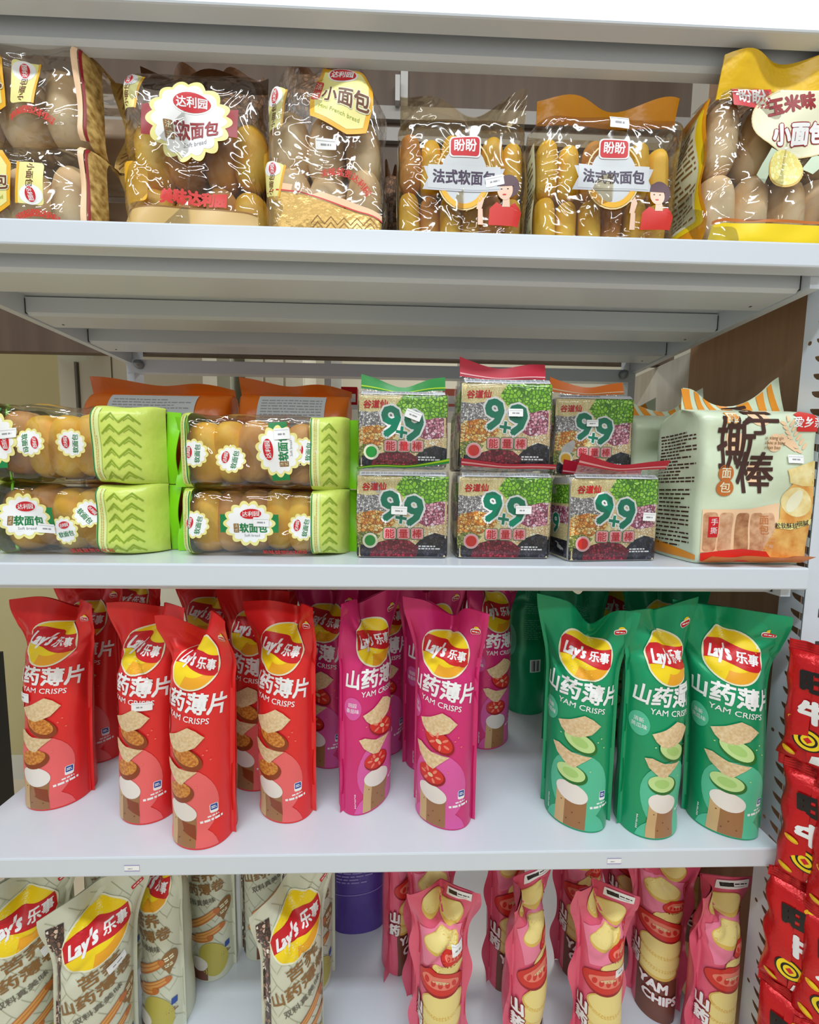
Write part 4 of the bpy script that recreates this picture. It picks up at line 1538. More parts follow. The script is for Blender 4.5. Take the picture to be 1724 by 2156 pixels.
soft_bread_sleeve(xb0, xb1, Z2 + HB2, HA2 - 0.001, 'upper lime-ended bread sleeve of the right stack, flower label turned sideways', 64, (0.026, 0.0, 1.62), R5(wb, 4, ['gold', 'gold', 'crust', 'gold', 'crust']), (0.030, 0.020, 0.018, 0.013, 0.1), lime_l=0.11, lime_r=0.20, smalls=[(-0.072, -0.004, 1.5), (-0.030, -0.010, 1.4), (0.056, 0.0, 1.5)])


# ---- big orange-brown bags behind them
def orange_bag(px0, px1, pytop, Y, label, seed):
    x0, x1 = at_y(px0, 900, Y)[0], at_y(px1, 900, Y)[0]
    h = at_y((px0 + px1) / 2, pytop + 26, Y + 0.04)[2] - Z2
    w = x1 - x0
    t = thing('orange_bread_bag', label, 'bread bag', ((x0 + x1) / 2, Y + 0.04, Z2 + 0.0006), 0, 'orange bread bags behind the sleeves')
    S = brick_S(w, 0.08, h, 0.02, top=(0.72, 0.05, 1.02), seed=seed, wr=0.002)
    a = Acc()
    a.grid(S, np.linspace(0, S.L, 121), np.linspace(0, h, 50), MATS['orange_film'])
    a.build('bag_body', t)
    a = Acc()
    g = G(0.006)
    lw, lh = w * 0.60, 0.050
    g.rect('ltgrey', 0.0, h - 0.032, lw, lh, 0.0, 0)
    g.dashes('grey', 0.0, h - 0.032, lw * 0.9, lh * 0.8, 9, 1, seed, 0.35)
    a.prints(S, g, base=0.0012)
    a.build('text_label', t, 'silvery ingredients label')
    F = fin_S(w * 1.04, 0.022, h - 0.002, 0.0, lean=-0.004, wave=0.006, k=3, ph=seed, sag=0.006, lift=(0.004, -0.012))
    solid_fin(F, w * 1.04, 0.022, MATS['orange_film'], t, 'top_fin')


orange_bag(160, 466, 805, 0.150, 'orange bread bag behind the left lime-ended stack', 71)
orange_bag(492, 728, 808, 0.150, 'orange bread bag behind the right lime-ended stack', 72)


# ---- grain bar packs
GW, GH = 0.108, 0.098


def grain_print(badge, w, h):
    g = G(0.006)
    X = lambda u: (u - 0.5) * w
    Yv = lambda v: (0.98 - v * 0.96) * h

    def reg(m, pts, lay):
        g.poly(MATS[m], [(X(u), Yv(v)) for u, v in pts], lay)
    reg('sesame_print', [(0, 1), (1, 1), (1, 0), (0, 0)], 0)
    reg('greyseed_print', [(0, .50), (.12, .46), (.30, .44), (.40, .38), (.38, .27), (.26, .22), (.12, .24), (0, .22)], 1)
    reg('corn_print', [(0, .74), (.2, .72), (.36, .66), (.42, .56), (.36, .45), (.2, .42), (0, .46)], 2)
    reg('mung_print', [(0, .90), (.18, .84), (.26, .74), (.14, .68), (0, .70)], 3)
    reg('oat_print', [(.5, .78), (.7, .84), (1, .78), (1, .55), (.78, .52), (.6, .56), (.46, .62)], 1)
    reg('pinkbean_print', [(.58, .52), (.76, .62), (1, .58), (1, .28), (.84, .26), (.68, .34)], 2)
    reg('pea_print', [(.42, .14), (.50, .0), (1, 0), (1, .30), (.86, .31), (.78, .34), (.66, .30), (.54, .30), (.48, .22)], 3)
    reg('blackbean_print', [(.60, 1), (1, 1), (1, .74), (.86, .70), (.72, .76), (.64, .86)], 4)
    reg('blackbean_print', [(0, 1), (.2, 1), (.16, .88), (0, .84)], 4)
    reg('redbean_print', [(.14, 1), (.66, 1), (.68, .88), (.58, .80), (.40, .77), (.24, .82), (.16, .90)], 5)
    g.text('red', '谷道仙', X(.19), Yv(.13), 0.0098, 0.03, 6, 0.04, 0.15)
    for (s, u, v, sz) in (('9', .36, .36, 0.050), ('9', .62, .42, 0.050), ('+', .485, .515, 0.026)):
        g.text('teal', s, X(u), Yv(v), sz, -0.14, 7, 0.035, -0.05, 1.0, outline='white', ow=0.045)
    for k, ch in enumerate('能量棒'):
        g.rect('green', X(.36 + k * .152), Yv(.71), 0.0165, 0.0150, 0, 6, r=0.003)
        g.rect('pink', X(.36 + k * .152), Yv(.71), 0.0150, 0.0136, 0, 7, r=0.0026)
        g.text('red', ch, X(.36 + k * .152), Yv(.715), 0.0118, 0, 8, 0.02)
    g.ell('white', X(.145), Yv(.80), 0.0092, 0.0092, 0, 6)
    g.ell('pink' if badge == 'red' else 'cream', X(.145), Yv(.80), 0.0088, 0.0088, 0, 7)
    g.ell({'green': 'bgreen', 'red': 'tomato', 'orange': 'amber'}[badge], X(.145), Yv(.80), 0.0066, 0.0066, 0, 8)
    g.dashes('white', X(.80), Yv(.885), 0.026, 0.006, 2, 6, 4)
    return g


GP = {}


def grain_pack(px0, px1, Y, z, h, badge, label, seed, stick=None, yaw=0, fin_h=0.016, lift=(0.006, 0.0), sag=0.004, lean=None, tilt=0.0):
    lean = (0.004 if z > Z2 + 0.02 else -0.010) if lean is None else lean
    x0, x1 = at_y(px0, 1080, Y)[0], at_y(px1, 1080, Y)[0]
    if tilt or z > Z2 + 0.02:
        x0, x1 = at_y(px0, 900, Y)[0], at_y(px1, 900, Y)[0]
    w = x1 - x0
    dd = 0.056
    t = thing('grain_bar_pack', label, 'grain bar pack', ((x0 + x1) / 2, Y + dd / 2, z + 0.0006), math.radians(yaw), 'grain bar packs in two rows')
    S = brick_S(w, dd, h, 0.006, top=(0.93, 0.55, 0.99), bot=(0.05, 0.8, 0.98), seed=seed, wr=0.0007)
    SI = brick_S(w * 0.97, dd * 0.94, h * 0.955, 0.004, top=(0.97, 0.8, 0.99), bot=(0.03, 0.9, 0.98), seed=seed, wr=0.0004)
    g = GP.setdefault((badge, round(w, 3), round(h, 3)), grain_print(badge, w * 0.97, h * 0.955))
    a = Acc()
    a.grid(SI, np.linspace(0, SI.L, 49), np.linspace(0, h * 0.955, 16), mat('carton_grey', (196, 194, 190), 0.5))
    a.prints(SI, g, base=0.0007, step=0.00008)
    # the printed picture runs round both flanks
    gs = G(0.008)
    for sg in (-1, 1):
        c0 = sg * (w * 0.97 / 2 + dd * 0.47)
        gs.rect(MATS['sesame_print'], c0, h * 0.45, dd * 0.84, h * 0.86, 0, 0)
        gs.rect(MATS['pea_print'], c0, h * 0.76, dd * 0.84, h * 0.22, 0, 1)
        gs.rect(MATS['pinkbean_print'], c0, h * 0.52, dd * 0.84, h * 0.2, 0, 1)
        gs.rect(MATS['blackbean_print'], c0, h * 0.13, dd * 0.84, h * 0.2, 0, 1)
        gs.text('teal', '9', c0 + sg * 0.004, h * 0.42, 0.034, 0, 2, 0.03, outline='white', ow=0.05)
    a.prints(SI, gs, base=0.0007, step=0.00008)
    a.build('printed_carton', t)
    a = Acc()
    a.grid(S, np.linspace(0, S.L, 57), np.linspace(0, h, 18), MATS['pack_film'])
    a.build('clear_wrapper', t)
    # silver band of small print just under the zip
    a = Acc()
    gb = G(0.006)
    gb.rect('silver', 0, h * 0.965, w * 0.92, h * 0.045, 0, 0)
    gb.dashes('grey', 0, h * 0.968, w * 0.88, h * 0.028, 1, 1, seed, 0.7)
    a.prints(S, gb)
    a.build('text_band', t, 'silver band of small print')
    F = fin_S(w * 0.96, fin_h + 0.008, h - 0.004, -0.006 if z > Z2 + 0.02 else -0.027, lean=lean, wave=0.003, k=2, ph=seed, sag=sag, lift=lift)
    a = Acc()
    a.grid(F, np.linspace(-w * 0.48, w * 0.48, 20), np.linspace(0, 0.009, 4), MATS['haze_film'])
    a.build('clear_neck', t)
    zc = MATS['zip_' + badge]
    a = Acc()
    xs, vs = np.linspace(-w * 0.48, w * 0.48, 24), np.linspace(0.009, fin_h + 0.008, 5)
    a.grid(F, xs, vs, zc)
    a.grid(lambda x, y: F(-x, y) + np.array([0, 0.001, 0]), xs, vs, zc)
    gz = G(0.01)
    gz.rect('pink' if badge == 'red' else ('lime' if badge == 'green' else 'peach'), 0, 0.0118, w * 0.955, 0.0016, 0, 0)
    a.prints(F, gz, base=0.0005)
    a.build('zip_strip', t, badge + ' zip strip')
    if stick:
        sticker(S, t, *stick)
    return t


YG_ = 0.036
gh = at_y(850, 992, YG_)[2] - Z2
grain_pack(748, 946, YG_, Z2, gh, 'green', 'green-zipped grain bar pack at the bottom left of the pack stacks', 81, (-0.004, 0.058, 0.019, 0.010, -0.03), lift=(-0.006, 0.006), sag=0.003, fin_h=0.005)
grain_pack(962, 1164, YG_, Z2, gh, 'red', 'red-zipped grain bar pack at the bottom centre of the pack stacks', 82, (0.022, 0.060, 0.019, 0.010, 0.0), lift=(0.004, -0.002), sag=0.002, fin_h=0.007)
grain_pack(1192, 1392, 0.026, Z2, at_y(1290, 998, 0.026)[2] - Z2, 'red', 'red-zipped grain bar pack at the bottom right, sticker low on its right side', 83, (0.042, 0.054, 0.016, 0.010, -0.05), yaw=5, lift=(0.008, 0.002), sag=0.004, fin_h=0.010)
zt_ = Z2 + gh + 0.0035
grain_pack(752, 944, 0.040, zt_, at_y(850, 822, 0.04)[2] - zt_, 'green', 'green-zipped grain bar pack on the top left of the pack stacks', 84, (0.012, 0.062, 0.019, 0.010, -0.35), lift=(0.004, 0.002), sag=0.010)
grain_pack(968, 1164, 0.036, zt_, at_y(1060, 796, 0.036)[2] - zt_, 'red', 'tallest red-zipped grain bar pack on the top centre', 85, (0.010, 0.066, 0.017, 0.009, 0.0), lift=(0.008, 0.000), sag=0.006, fin_h=0.020)
grain_pack(1168, 1336, 0.098, zt_ - 0.004, at_y(1250, 830, 0.098)[2] - zt_ + 0.004, 'orange', 'orange-zipped grain bar pack, upper right and set further back', 86, (-0.004, 0.070, 0.016, 0.009, 0.0), lift=(0.010, 0.004), sag=0.006, fin_h=0.016)
grain_pack(1175, 1345, 0.094, Z2, gh - 0.006, 'red', 'red-zipped grain bar pack hidden under the orange-zipped one', 87)
grain_pack(958, 1120, 0.106, Z2, gh - 0.002, 'red', 'red-zipped grain bar pack in the rear behind the bottom centre one', 88)
grain_pack(958, 1120, 0.102, zt_, 0.085, 'red', 'red-zipped grain bar pack in the rear behind the tallest one', 89)


# ---- paper-look tear bread bags on the right of the second tier
def striped(m1, w, h, n, slant, lay=0):
    g = G(0.008)
    for k in range(n):
        x = -w / 2 + (k + 0.5) * w / n
        g.poly(m1, [(x - w / n * 0.28, 0.001), (x + w / n * 0.28, 0.001), (x + w / n * 0.28 + slant, h), (x - w / n * 0.28 + slant, h)], lay)
    return g


def tear_bag(X, Y, w, d, h, yaw, label, seed, front=True):
    t = thing('tear_bread_bag', label, 'bread bag', (X, Y, Z2 + 0.0006), math.radians(yaw), 'celadon tear bread bags')
    S = brick_S(w, d, h, 0.007, top=(0.90, 0.10, 1.01), bot=(0.05, 0.85, 0.97), seed=seed, wr=0.0014, shape=1.6, bulge=0.04)
    FM = MATS['celadon_film']
    win_l, win_r, win_b, win_t = -w * 0.47, w * 0.18, 0.014, h * 0.385
    a = Acc()
    ss = np.linspace(-S.L / 2, S.L / 2, 81)
    a.grid(S, ss, np.linspace(0, h, 30), FM)
    # side panel: ingredients text
    g = G(0.007)
    for sg in (-1, 1):
        c0 = sg * (w / 2 + d * 0.47)
        g.dashes('dkbrown', c0, h * 0.68, d * 0.72, h * 0.34, 15, 1, seed + sg, 0.42, 0.02)
        g.dashes('dkbrown', c0, h * 0.28, d * 0.66, h * 0.40, 14, 1, seed + 5 + sg, 0.34, 0.02)
        g.poly('orange', [(c0 - d * .46, 0.004), (c0 + d * .46, 0.004), (c0 + d * .46, 0.010), (c0 - d * .46, 0.022)], 1)
    if front:
        # printed window with single bread sticks, golden bread picture on the right
        g.poly('peach', [(win_l, win_b), (win_r, win_b), (w * 0.2, win_t * 1.02), (-w * 0.1, win_t * 0.92), (win_l, win_t * 0.90)], 1)
        for k, (m, c) in enumerate([('bread_crust', -.40), ('stickdk', -.27), ('bread_crust', -.13), ('meatdk', 0.0), ('stickdk', .10)]):
            mm = MATS.get('stick_pic_%d' % (k % 3)) or mottled('stick_pic_%d' % (k % 3), [(178, 118, 78), (196, 136, 96), (150, 92, 58)][k % 3], [(226, 182, 144), (232, 196, 160), (206, 156, 112)][k % 3], 90, coord='UV')
            g.rect(mm, c * w, win_b + (win_t - win_b) * 0.42, w * 0.115, (win_t - win_b) * 0.8, 0.03, 2, r=0.004)
        g.rect('red', -w * 0.38, win_b + 0.030, w * 0.085, 0.024, 0.02, 3)
        g.text('white', '手', -w * 0.375, win_b + 0.036, 0.0085, 0, 4)
        g.text('white', '撕', -w * 0.375, win_b + 0.026, 0.0085, 0, 4)
        g.text('stickdk', '面', w * 0.06, win_t * 0.74, 0.012, 0, 3)
        g.text('stickdk', '包', w * 0.06, win_t * 0.58, 0.012, 0, 3)
        g.poly('tomato', [(-w * .47, 0.004), (w * 0.18, 0.004), (w * .10, 0.016), (-w * .12, 0.019), (-w * .47, 0.013)], 4)
        bp = MATS.get('bread_pic') or mottled('bread_pic', (214, 140, 56), (242, 196, 112), 60, coord='UV')
        bp2 = MATS.get('bread_pic_cream') or mottled('bread_pic_cream', (226, 196, 110), (246, 232, 176), 70, coord='UV')
        g.poly(bp, [(w * .02, 0.005), (w * .475, 0.005), (w * .475, h * .56), (w * .44, h * .60), (w * .32, h * .58), (w * .22, h * .45), (w * .20, h * .30)], 2)
        g.poly(bp2, [(w * .20, h * .60), (w * .475, h * .66), (w * .475, h * .50), (w * .36, h * .50), (w * .24, h * .52)], 3)
        g.ell(bp2, w * 0.33, h * 0.40, w * 0.115, h * 0.10, 0.7, 3)
        g.ell('cream', w * 0.315, h * 0.405, w * 0.05, h * 0.075, -0.4, 4)
        g.poly('ylabel', [(w * .17, h * .235), (w * .30, h * .225), (w * .475, h * .26), (w * .475, h * .295), (w * .30, h * .262), (w * .17, h * .272)], 5)
        g.text('dkbrown', '松软酥软', w * 0.255, h * 0.250, 0.0072, 0.0, 6, 0.03)
        g.text('dkbrown', '细腻', w * 0.40, h * 0.265, 0.0072, 0.16, 6, 0.03)
        # lettering
        g.ell('peach', -w * 0.04, h * 0.92, w * 0.085, h * 0.055, 0, 1)
        g.rect('peach', -w * 0.25, h * 0.755, w * 0.12, h * 0.13, 0, 1)
        g.ell('peach', w * 0.085, h * 0.765, w * 0.075, h * 0.055, 0, 1)
        g.rect('peach', -w * 0.06, h * 0.575, w * 0.10, h * 0.11, 0, 1)
        for (ch, u, v, sz, b) in (('手', -0.03, 0.915, 0.044, (.02, .95)), ('撕', -0.245, 0.755, 0.064, (.016, .66)), ('棒', -0.06, 0.575, 0.050, (.02, .88))):
            g.text('dkbrown', ch, u * w, v * h, sz, 0, 3, b[0], 0, b[1])
        for (ch, v) in (('面', 0.575), ('包', 0.485)):
            g.ell('stickdk', -w * 0.31, v * h, 0.0098, 0.0098, 0, 3)
            g.text('cream', ch, -w * 0.31, v * h, 0.0130, 0, 4, 0.01)
        g.rect('orange', -w * 0.27, h * 0.915, 0.0150, 0.0130, 0, 2)
        g.rect('celadon_' if False else 'cream', -w * 0.27, h * 0.915, 0.0132, 0.0112, 0, 3)
        g.text('orange', '早餐', -w * 0.27, h * 0.921, 0.0060, 0, 4)
        g.text('orange', '面包', -w * 0.27, h * 0.910, 0.0060, 0, 4)
        g.text('taupe', 'ai xiang qin', w * 0.075, h * 0.795, 0.0058, 0, 3)
        g.text('taupe', 'shou si bang', w * 0.085, h * 0.766, 0.0058, 0, 3)
        g.text('taupe', 'mian bao', w * 0.065, h * 0.737, 0.0058, 0, 3)
        # wheat ears
        for k in range(7):
            for sg in (-1, 1):
                c = (w * (0.17 + 0.028 * k), h * (0.90 - 0.028 * k))
                g.ell('peach', c[0] + sg * 0.0035 + 0.001, c[1] + sg * 0.0028, 0.0046, 0.0018, 0.3 + sg * 0.75, 2, 10)
            c = (w * (0.14 + 0.022 * k), h * (0.80 - 0.01 * k))
            g.ell('peach', c[0], c[1] + 0.002, 0.0044, 0.0016, 0.4, 2, 10)
            g.ell('peach', c[0], c[1] - 0.002, 0.0044, 0.0016, -0.8, 2, 10)
        # brand plate
        g.poly('tomato', [(w * .285, h * .838), (w * .475, h * .838), (w * .475, h * .945), (w * .40, h * .972), (w * .285, h * .945)], 3)
        g.text('white', '爱乡亲', w * 0.380, h * 0.893, 0.0125, 0.0, 4, 0.02, 0, 0.98)
    a.prints(S, g)
    a.build('bag_body', t)
    fh = 0.030
    F = fin_S(w * 1.0, fh, h - 0.003, 0.0, lean=0.010, wave=0.006, k=3, ph=seed, sag=0.020, lift=(0.000, 0.020), curl=-0.004)
    solid_fin(F, w * 1.0, fh, FM, t, 'top_fin', art=striped('orange', w * 0.98, fh * 0.97, 7, -0.008))
    solid_fin(fin_S(w * 0.9, 0.010, 0.002, -d / 2 + 0.002, lean=-0.016, wave=0.004, k=4, ph=seed), w * 0.9, 0.010, mat('bag_hem', (238, 140, 60), 0.35), t, 'bottom_fin')
    if front:
        sticker(S, t, w * 0.275, h * 0.665, 0.020, 0.0095, -0.02)
    return t


p0, p1 = at_y(1474, 1010, 0.012), at_y(1716, 1010, 0.012)
tear_bag((p0[0] + p1[0]) / 2 + 0.004, 0.055, p1[0] - p0[0], 0.082, at_y(1560, 850, 0.012)[2] - Z2, 0, 'front celadon tear bread bag with striped top beside the upright', 91)
tear_bag((p0[0] + p1[0]) / 2 - 0.010, 0.160, p1[0] - p0[0], 0.075, at_y(1560, 850, 0.012)[2] - Z2 + 0.012, 0, 'second celadon tear bread bag, right behind the front one', 92, False)
tear_bag((p0[0] + p1[0]) / 2 - 0.026, 0.250, p1[0] - p0[0], 0.075, at_y(1560, 850, 0.012)[2] - Z2 + 0.016, 0, 'rearmost celadon tear bread bag, showing only its side text', 93, False)
# ------------------------------------------------------------------ top tier: clear bread bags
def bread_bag(name, label, px0, px1, pyt, Y, d, film_m, seed, fin_m=None, fin_h=0.022, top=(0.80, 0.08, 1.0), yaw=0, group='clear bread bags on the top tier', wr=0.0028, pyref=None, fy=0.0, fz0=1.0, **kf):
    ym = pyref or (pyt + 480) / 2
    x0, x1 = at_y(px0, ym, Y)[0], at_y(px1, ym, Y)[0]
    w = x1 - x0
    h = at_y((px0 + px1) / 2, pyt, Y + d / 2)[2] - Z1
    t = thing(name, label, 'bread bag', ((x0 + x1) / 2, Y + d / 2, Z1 + 0.0006), math.radians(yaw), group)
    S = brick_S(w, d, h, 0.018, top=top, bot=(0.08, 0.85, 0.97), seed=seed, wr=wr, shape=1.7, kmax=90)
    a = Acc()
    a.grid(S, np.linspace(0, S.L, 141), np.linspace(0, h, 64), MATS[film_m])
    a.build('clear_bag', t)
    if fin_m:
        F = fin_S(w * 0.98, fin_h, h * fz0 - 0.003, fy, wave=0.006, k=3, ph=seed, **kf)
        solid_fin(F, w * 0.98, fin_h, MATS[fin_m], t, 'top_fin')
    return t, S, w, h


def fronted(t, S, g, name, label, base=0.0010):
    a = Acc()
    a.prints(S, g, base=base)
    return a.build(name, t, label)


# pair of small-bread packs lying on the far left, gold end strip
def mini_label(rot=0.0, sc=1.0):
    g = G(0.006)
    pl = [(-0.030, 0.030), (0.024, 0.034), (0.033, 0.020), (0.030, -0.026), (0.012, -0.034), (-0.026, -0.030), (-0.034, -0.006)]
    g.poly('amber', np.array(pl) * sc, 1)
    g.poly('ylabel', np.array(pl) * 0.86 * sc, 2)
    oval_logo(g, -0.002 * sc, 0.024 * sc, 0.034 * sc, 0.0175 * sc, 0.0, lay=3)
    g.rect('tomato', -0.028 * sc, 0.002 * sc, 0.0095 * sc, 0.022 * sc, 0, 3, r=0.002)
    g.text('cream', '法', -0.028 * sc, 0.0072 * sc, 0.0082 * sc, 0, 4)
    g.text('cream', '式', -0.028 * sc, -0.0036 * sc, 0.0082 * sc, 0, 4)
    g.text('brown', '小面包', 0.004 * sc, -0.001 * sc, 0.0180 * sc, 0, 4, 0.03, 0, 0.95, outline='cream', ow=0.05)
    g.text('olive', 'Mini French bread', 0.000, -0.0165 * sc, 0.0058 * sc, 0, 4)
    return g.clone(0, 0, rot)


def side_label(rot, sc=1.0):
    g = G(0.006)
    g.rect('ylabel', 0, 0, 0.046 * sc, 0.030 * sc, 0, 1, r=0.004)
    g.rect('amber', 0, -0.0140 * sc, 0.046 * sc, 0.003 * sc, 0, 2)
    g.ell('white', 0.013 * sc, 0.002, 0.0105 * sc, 0.0125 * sc, 0, 2)
    oval_logo(g, 0.013 * sc, 0.002 * sc, 0.016 * sc, 0.011 * sc, 0.2, lay=3)
    g.text('brown', '小面包', -0.008 * sc, 0.001 * sc, 0.0090 * sc, 0, 3, 0.03)
    return g.clone(0, 0, rot)


def arc_slogan(cx, cy, R, size, a0=2.2, a1=0.95):
    g = G(0.006)
    g.arc_text('tomato', '美味就要达利园', cx, cy, R, size, a0, a1, 3, 0.06)
    return g


x0a, x1a = at_y(-150, 290, 0.03)[0], at_y(186, 290, 0.03)[0]
ztop = at_y(120, 122, 0.05)[2]
hh = (ztop - Z1) / 2
for k, (lb, sd) in enumerate([('lower clear small-bread pack of the leftmost pair on the top tier', 101), ('upper clear small-bread pack of the leftmost pair on the top tier', 102)]):
    w = x1a - x0a
    dd = 0.095
    t = thing('small_bread_pack', lb, 'bread pack', ((x0a + x1a) / 2, 0.03 + dd / 2, Z1 + 0.0006 + k * hh), 0, 'small-bread packs on the far left')
    S = lay_down(brick_S(hh - 0.001, dd, w, 0.016, top=(0.94, 0.5, 1.0), bot=(0.12, 0.1, 1.0), seed=sd, wr=0.0022), hh - 0.001, w)
    a = Acc()
    a.grid(S, np.linspace(-w / 2, w / 2 - 0.005, 30), np.linspace(-S.L / 2, S.L / 2, 45), MATS['clear_film'])
    a.build('clear_wrapper', t)
    a = Acc()
    a.grid(S, np.linspace(w / 2 - 0.005, w / 2, 6), np.linspace(-S.L / 2, S.L / 2, 45), MATS['gold_lattice'])
    mat('gold_band', (214, 178, 112), 0.4)
    g = G(0.008)
    g.line('dkred', [(w / 2 - 0.0055, -hh * .46), (w / 2 - 0.0055, hh * .46)], 0.0016, 1)
    g.line('peach', [(w / 2 - 0.0095, -hh * .46), (w / 2 - 0.0095, hh * .46)], 0.005, 1)
    a.prints(S, g)
    a.build('gold_band', t)
    a = Acc()

    def gf(v, b, hh=hh, w=w, sd=sd):
        return np.stack([w / 2 + v + 0.004 * np.sin(b * 60 + sd), 0.005 * np.sin(b * 70 + sd) + v * 0.1, hh / 2 + b], 1)
    vv, bb = np.linspace(-0.001, 0.022, 6), np.linspace(-hh * .49, hh * .49, 20)
    a.grid(gf, vv, bb, MATS['gold_foil'])
    a.grid(lambda v, b: gf(v, -b) + np.array([0, 0.0009, 0]), vv, bb, MATS['gold_foil'])
    gz = G(0.008)
    for q in range(7):
        yb = -hh * .45 + q * hh * .13
        gz.line('golddk', [(0.004, yb), (0.0125, yb + hh * .10), (0.021, yb)], 0.0014, 1)
        gz.line('golddk', [(0.004, yb + hh * .05), (0.0125, yb + hh * .15), (0.021, yb + hh * .05)], 0.0009, 1)
    a.prints(gf, gz)
    a.build('gold_fin', t)
    backing(t, w * 0.86, hh * 0.92, dd / 2 - 0.012, 0.003, mat('pack_inside', (220, 190, 158), 0.6))
    rolls(t, [('pale', x, -0.012, hh / 2 + dz, 0, ry, q, 1.12) for q, (x, dz, ry) in enumerate([(-0.062, 0.0, 0.1), (-0.010, -0.002, -0.15 if k else 0.1), (0.040, 0.002, 0.12), (0.080, -0.004, -0.1)][:4]) if x < w / 2 - 0.03])
    a = Acc()
    a.prints(S, mini_label(0.0, 0.92).clone(-0.030, 0.006), base=0.0006)
    a.prints(S, side_label(1.45 if k else -1.62, 0.95).clone(0.020, 0.004), base=0.0006)
    a.prints(S, arc_slogan(0.026, -hh * 0.62, 0.036, 0.0082), base=0.0006)
    a.build('front_label', t, 'yellow small-bread labels')

# soft bread bag with big flower label
t, S, w, h = bread_bag('clear_bread_bag', 'clear soft bread bag with white flower label and red band', 250, 540, 185, 0.030, 0.085, 'clear_film', 111, 'brown_film', 0.020, top=(0.74, 0.08, 0.98), lean=0.0, sag=0.004)
rolls(t, [('gold', -0.055, -0.008, 0.040, 0, 0.1, 0, 0.92), ('crust', -0.019, -0.006, 0.036, 0, 0.3, 1, 0.92), ('crust', 0.021, -0.008, 0.040, 0, -0.2, 2, 0.95), ('gold', 0.055, -0.006, 0.038, 0, 0.1, 3, 1.0),
          ('gold', -0.055, -0.006, 0.108, 0, -0.1, 0, 1.0), ('dark', -0.017, -0.004, 0.112, 0, 0.2, 1, 1.0), ('dark', 0.021, -0.004, 0.112, 0, -0.1, 2, 1.0), ('gold', 0.055, -0.008, 0.112, 0, 0, 3, 0.92),
          ('dark', -0.026, 0.020, 0.150, 0, 1.2, 1, 0.9), ('dark', 0.026, 0.020, 0.150, 0, 1.4, 1, 0.9)])
backing(t, w * 0.88, h * 0.72, 0.034, 0.004, mat('bag_inside', (196, 140, 84), 0.6))
fronted(t, S, flower_label(1.08, 'dkred', 0, 'dkred').clone(0.004, h * 0.615), 'front_label', 'flower shaped white label with red badge')
fronted(t, S, side_label(1.35, 0.8).clone(-w * 0.42, h * 0.78), 'side_label', 'small yellow roll label')
g = G(0.008)
g.rect(MATS['gold_band'], 0, 0.020, w * 0.97, 0.026, 0, 0)
g.line('golddk', [(-w * .48, 0.033), (w * .48, 0.033)], 0.0014, 1)
g.text('tomato', '美味达利园', 0.006, 0.043, 0.0150, 0, 2, 0.06, 0.12, 0.92)
g.rect('amber', -w * 0.40, 0.060, 0.028, 0.040, 0, 1, r=0.004)
fronted(t, S, g, 'printed_band', 'gold band under red lettering')

# mini french bread bag, tilted label, gold foot
t, S, w, h = bread_bag('clear_bread_bag', 'clear mini bread bag with tilted yellow label and crumpled gold foot', 552, 806, 150, 0.030, 0.085, 'clear_film', 112, None, top=(0.66, 0.06, 0.55))
rolls(t, [('pale', -0.045, -0.006, 0.064, 0, 0.1, 0, 0.98), ('pale', -0.003, -0.004, 0.068, 0, 0.35, 1, 0.98), ('pale', 0.040, -0.006, 0.062, 0, -0.25, 2, 0.98),
          ('pale', -0.045, -0.004, 0.126, 0, -0.05, 0, 0.98), ('pale', -0.003, -0.002, 0.124, 0, 0.1, 1, 0.98), ('pale', 0.040, -0.002, 0.122, 0, 0.15, 2, 0.98)])
backing(t, w * 0.86, h * 0.68, 0.034, 0.004, mat('bag_inside_pale', (214, 184, 156), 0.6))
fronted(t, S, mini_label(-0.24, 1.06).clone(0.022, h * 0.690), 'front_label', 'tilted yellow label with red badge')
fronted(t, S, side_label(1.5, 0.8).clone(-w * 0.42, h * 0.64), 'side_label', 'small yellow roll label')
fronted(t, S, side_label(1.3, 0.7).clone(-w * 0.41, h * 0.30), 'side_label', 'small yellow roll label')
fronted(t, S, arc_slogan(0.012, 0.030, 0.046, 0.0085, 1.9, 0.55), 'slogan_print', 'red arc of lettering')
g = G(0.008)
g.poly('peach', [(-w * .49, 0.056), (-w * .2, 0.054), (w * .2, 0.041), (w * .49, 0.030), (w * .49, 0.036), (w * .2, 0.049), (-w * .2, 0.061), (-w * .49, 0.063)], 0)
g.poly(MATS['gold_foil'], [(-w * .49, 0.006), (w * .49, 0.006), (w * .49, 0.028), (w * .2, 0.039), (-w * .2, 0.052), (-w * .49, 0.054)], 1)
g.line('tomato', [(-w * .49, 0.056), (-w * .2, 0.054), (w * .2, 0.041), (w * .49, 0.030)], 0.0014, 2)
for q in range(5):
    a_, b_ = -w * .1 + q * w * .11, -w * .1 + (q + 1) * w * .11
    for yy in (0.010, 0.016, 0.022):
        g.line('golddk', [(a_, yy), ((a_ + b_) / 2, yy + 0.008), (b_, yy)], 0.0009, 3)
fronted(t, S, g, 'gold_foot', 'crumpled gold printed foot')
sticker(S, t, 0.004, h * 0.46, 0.022, 0.010, 0.0)


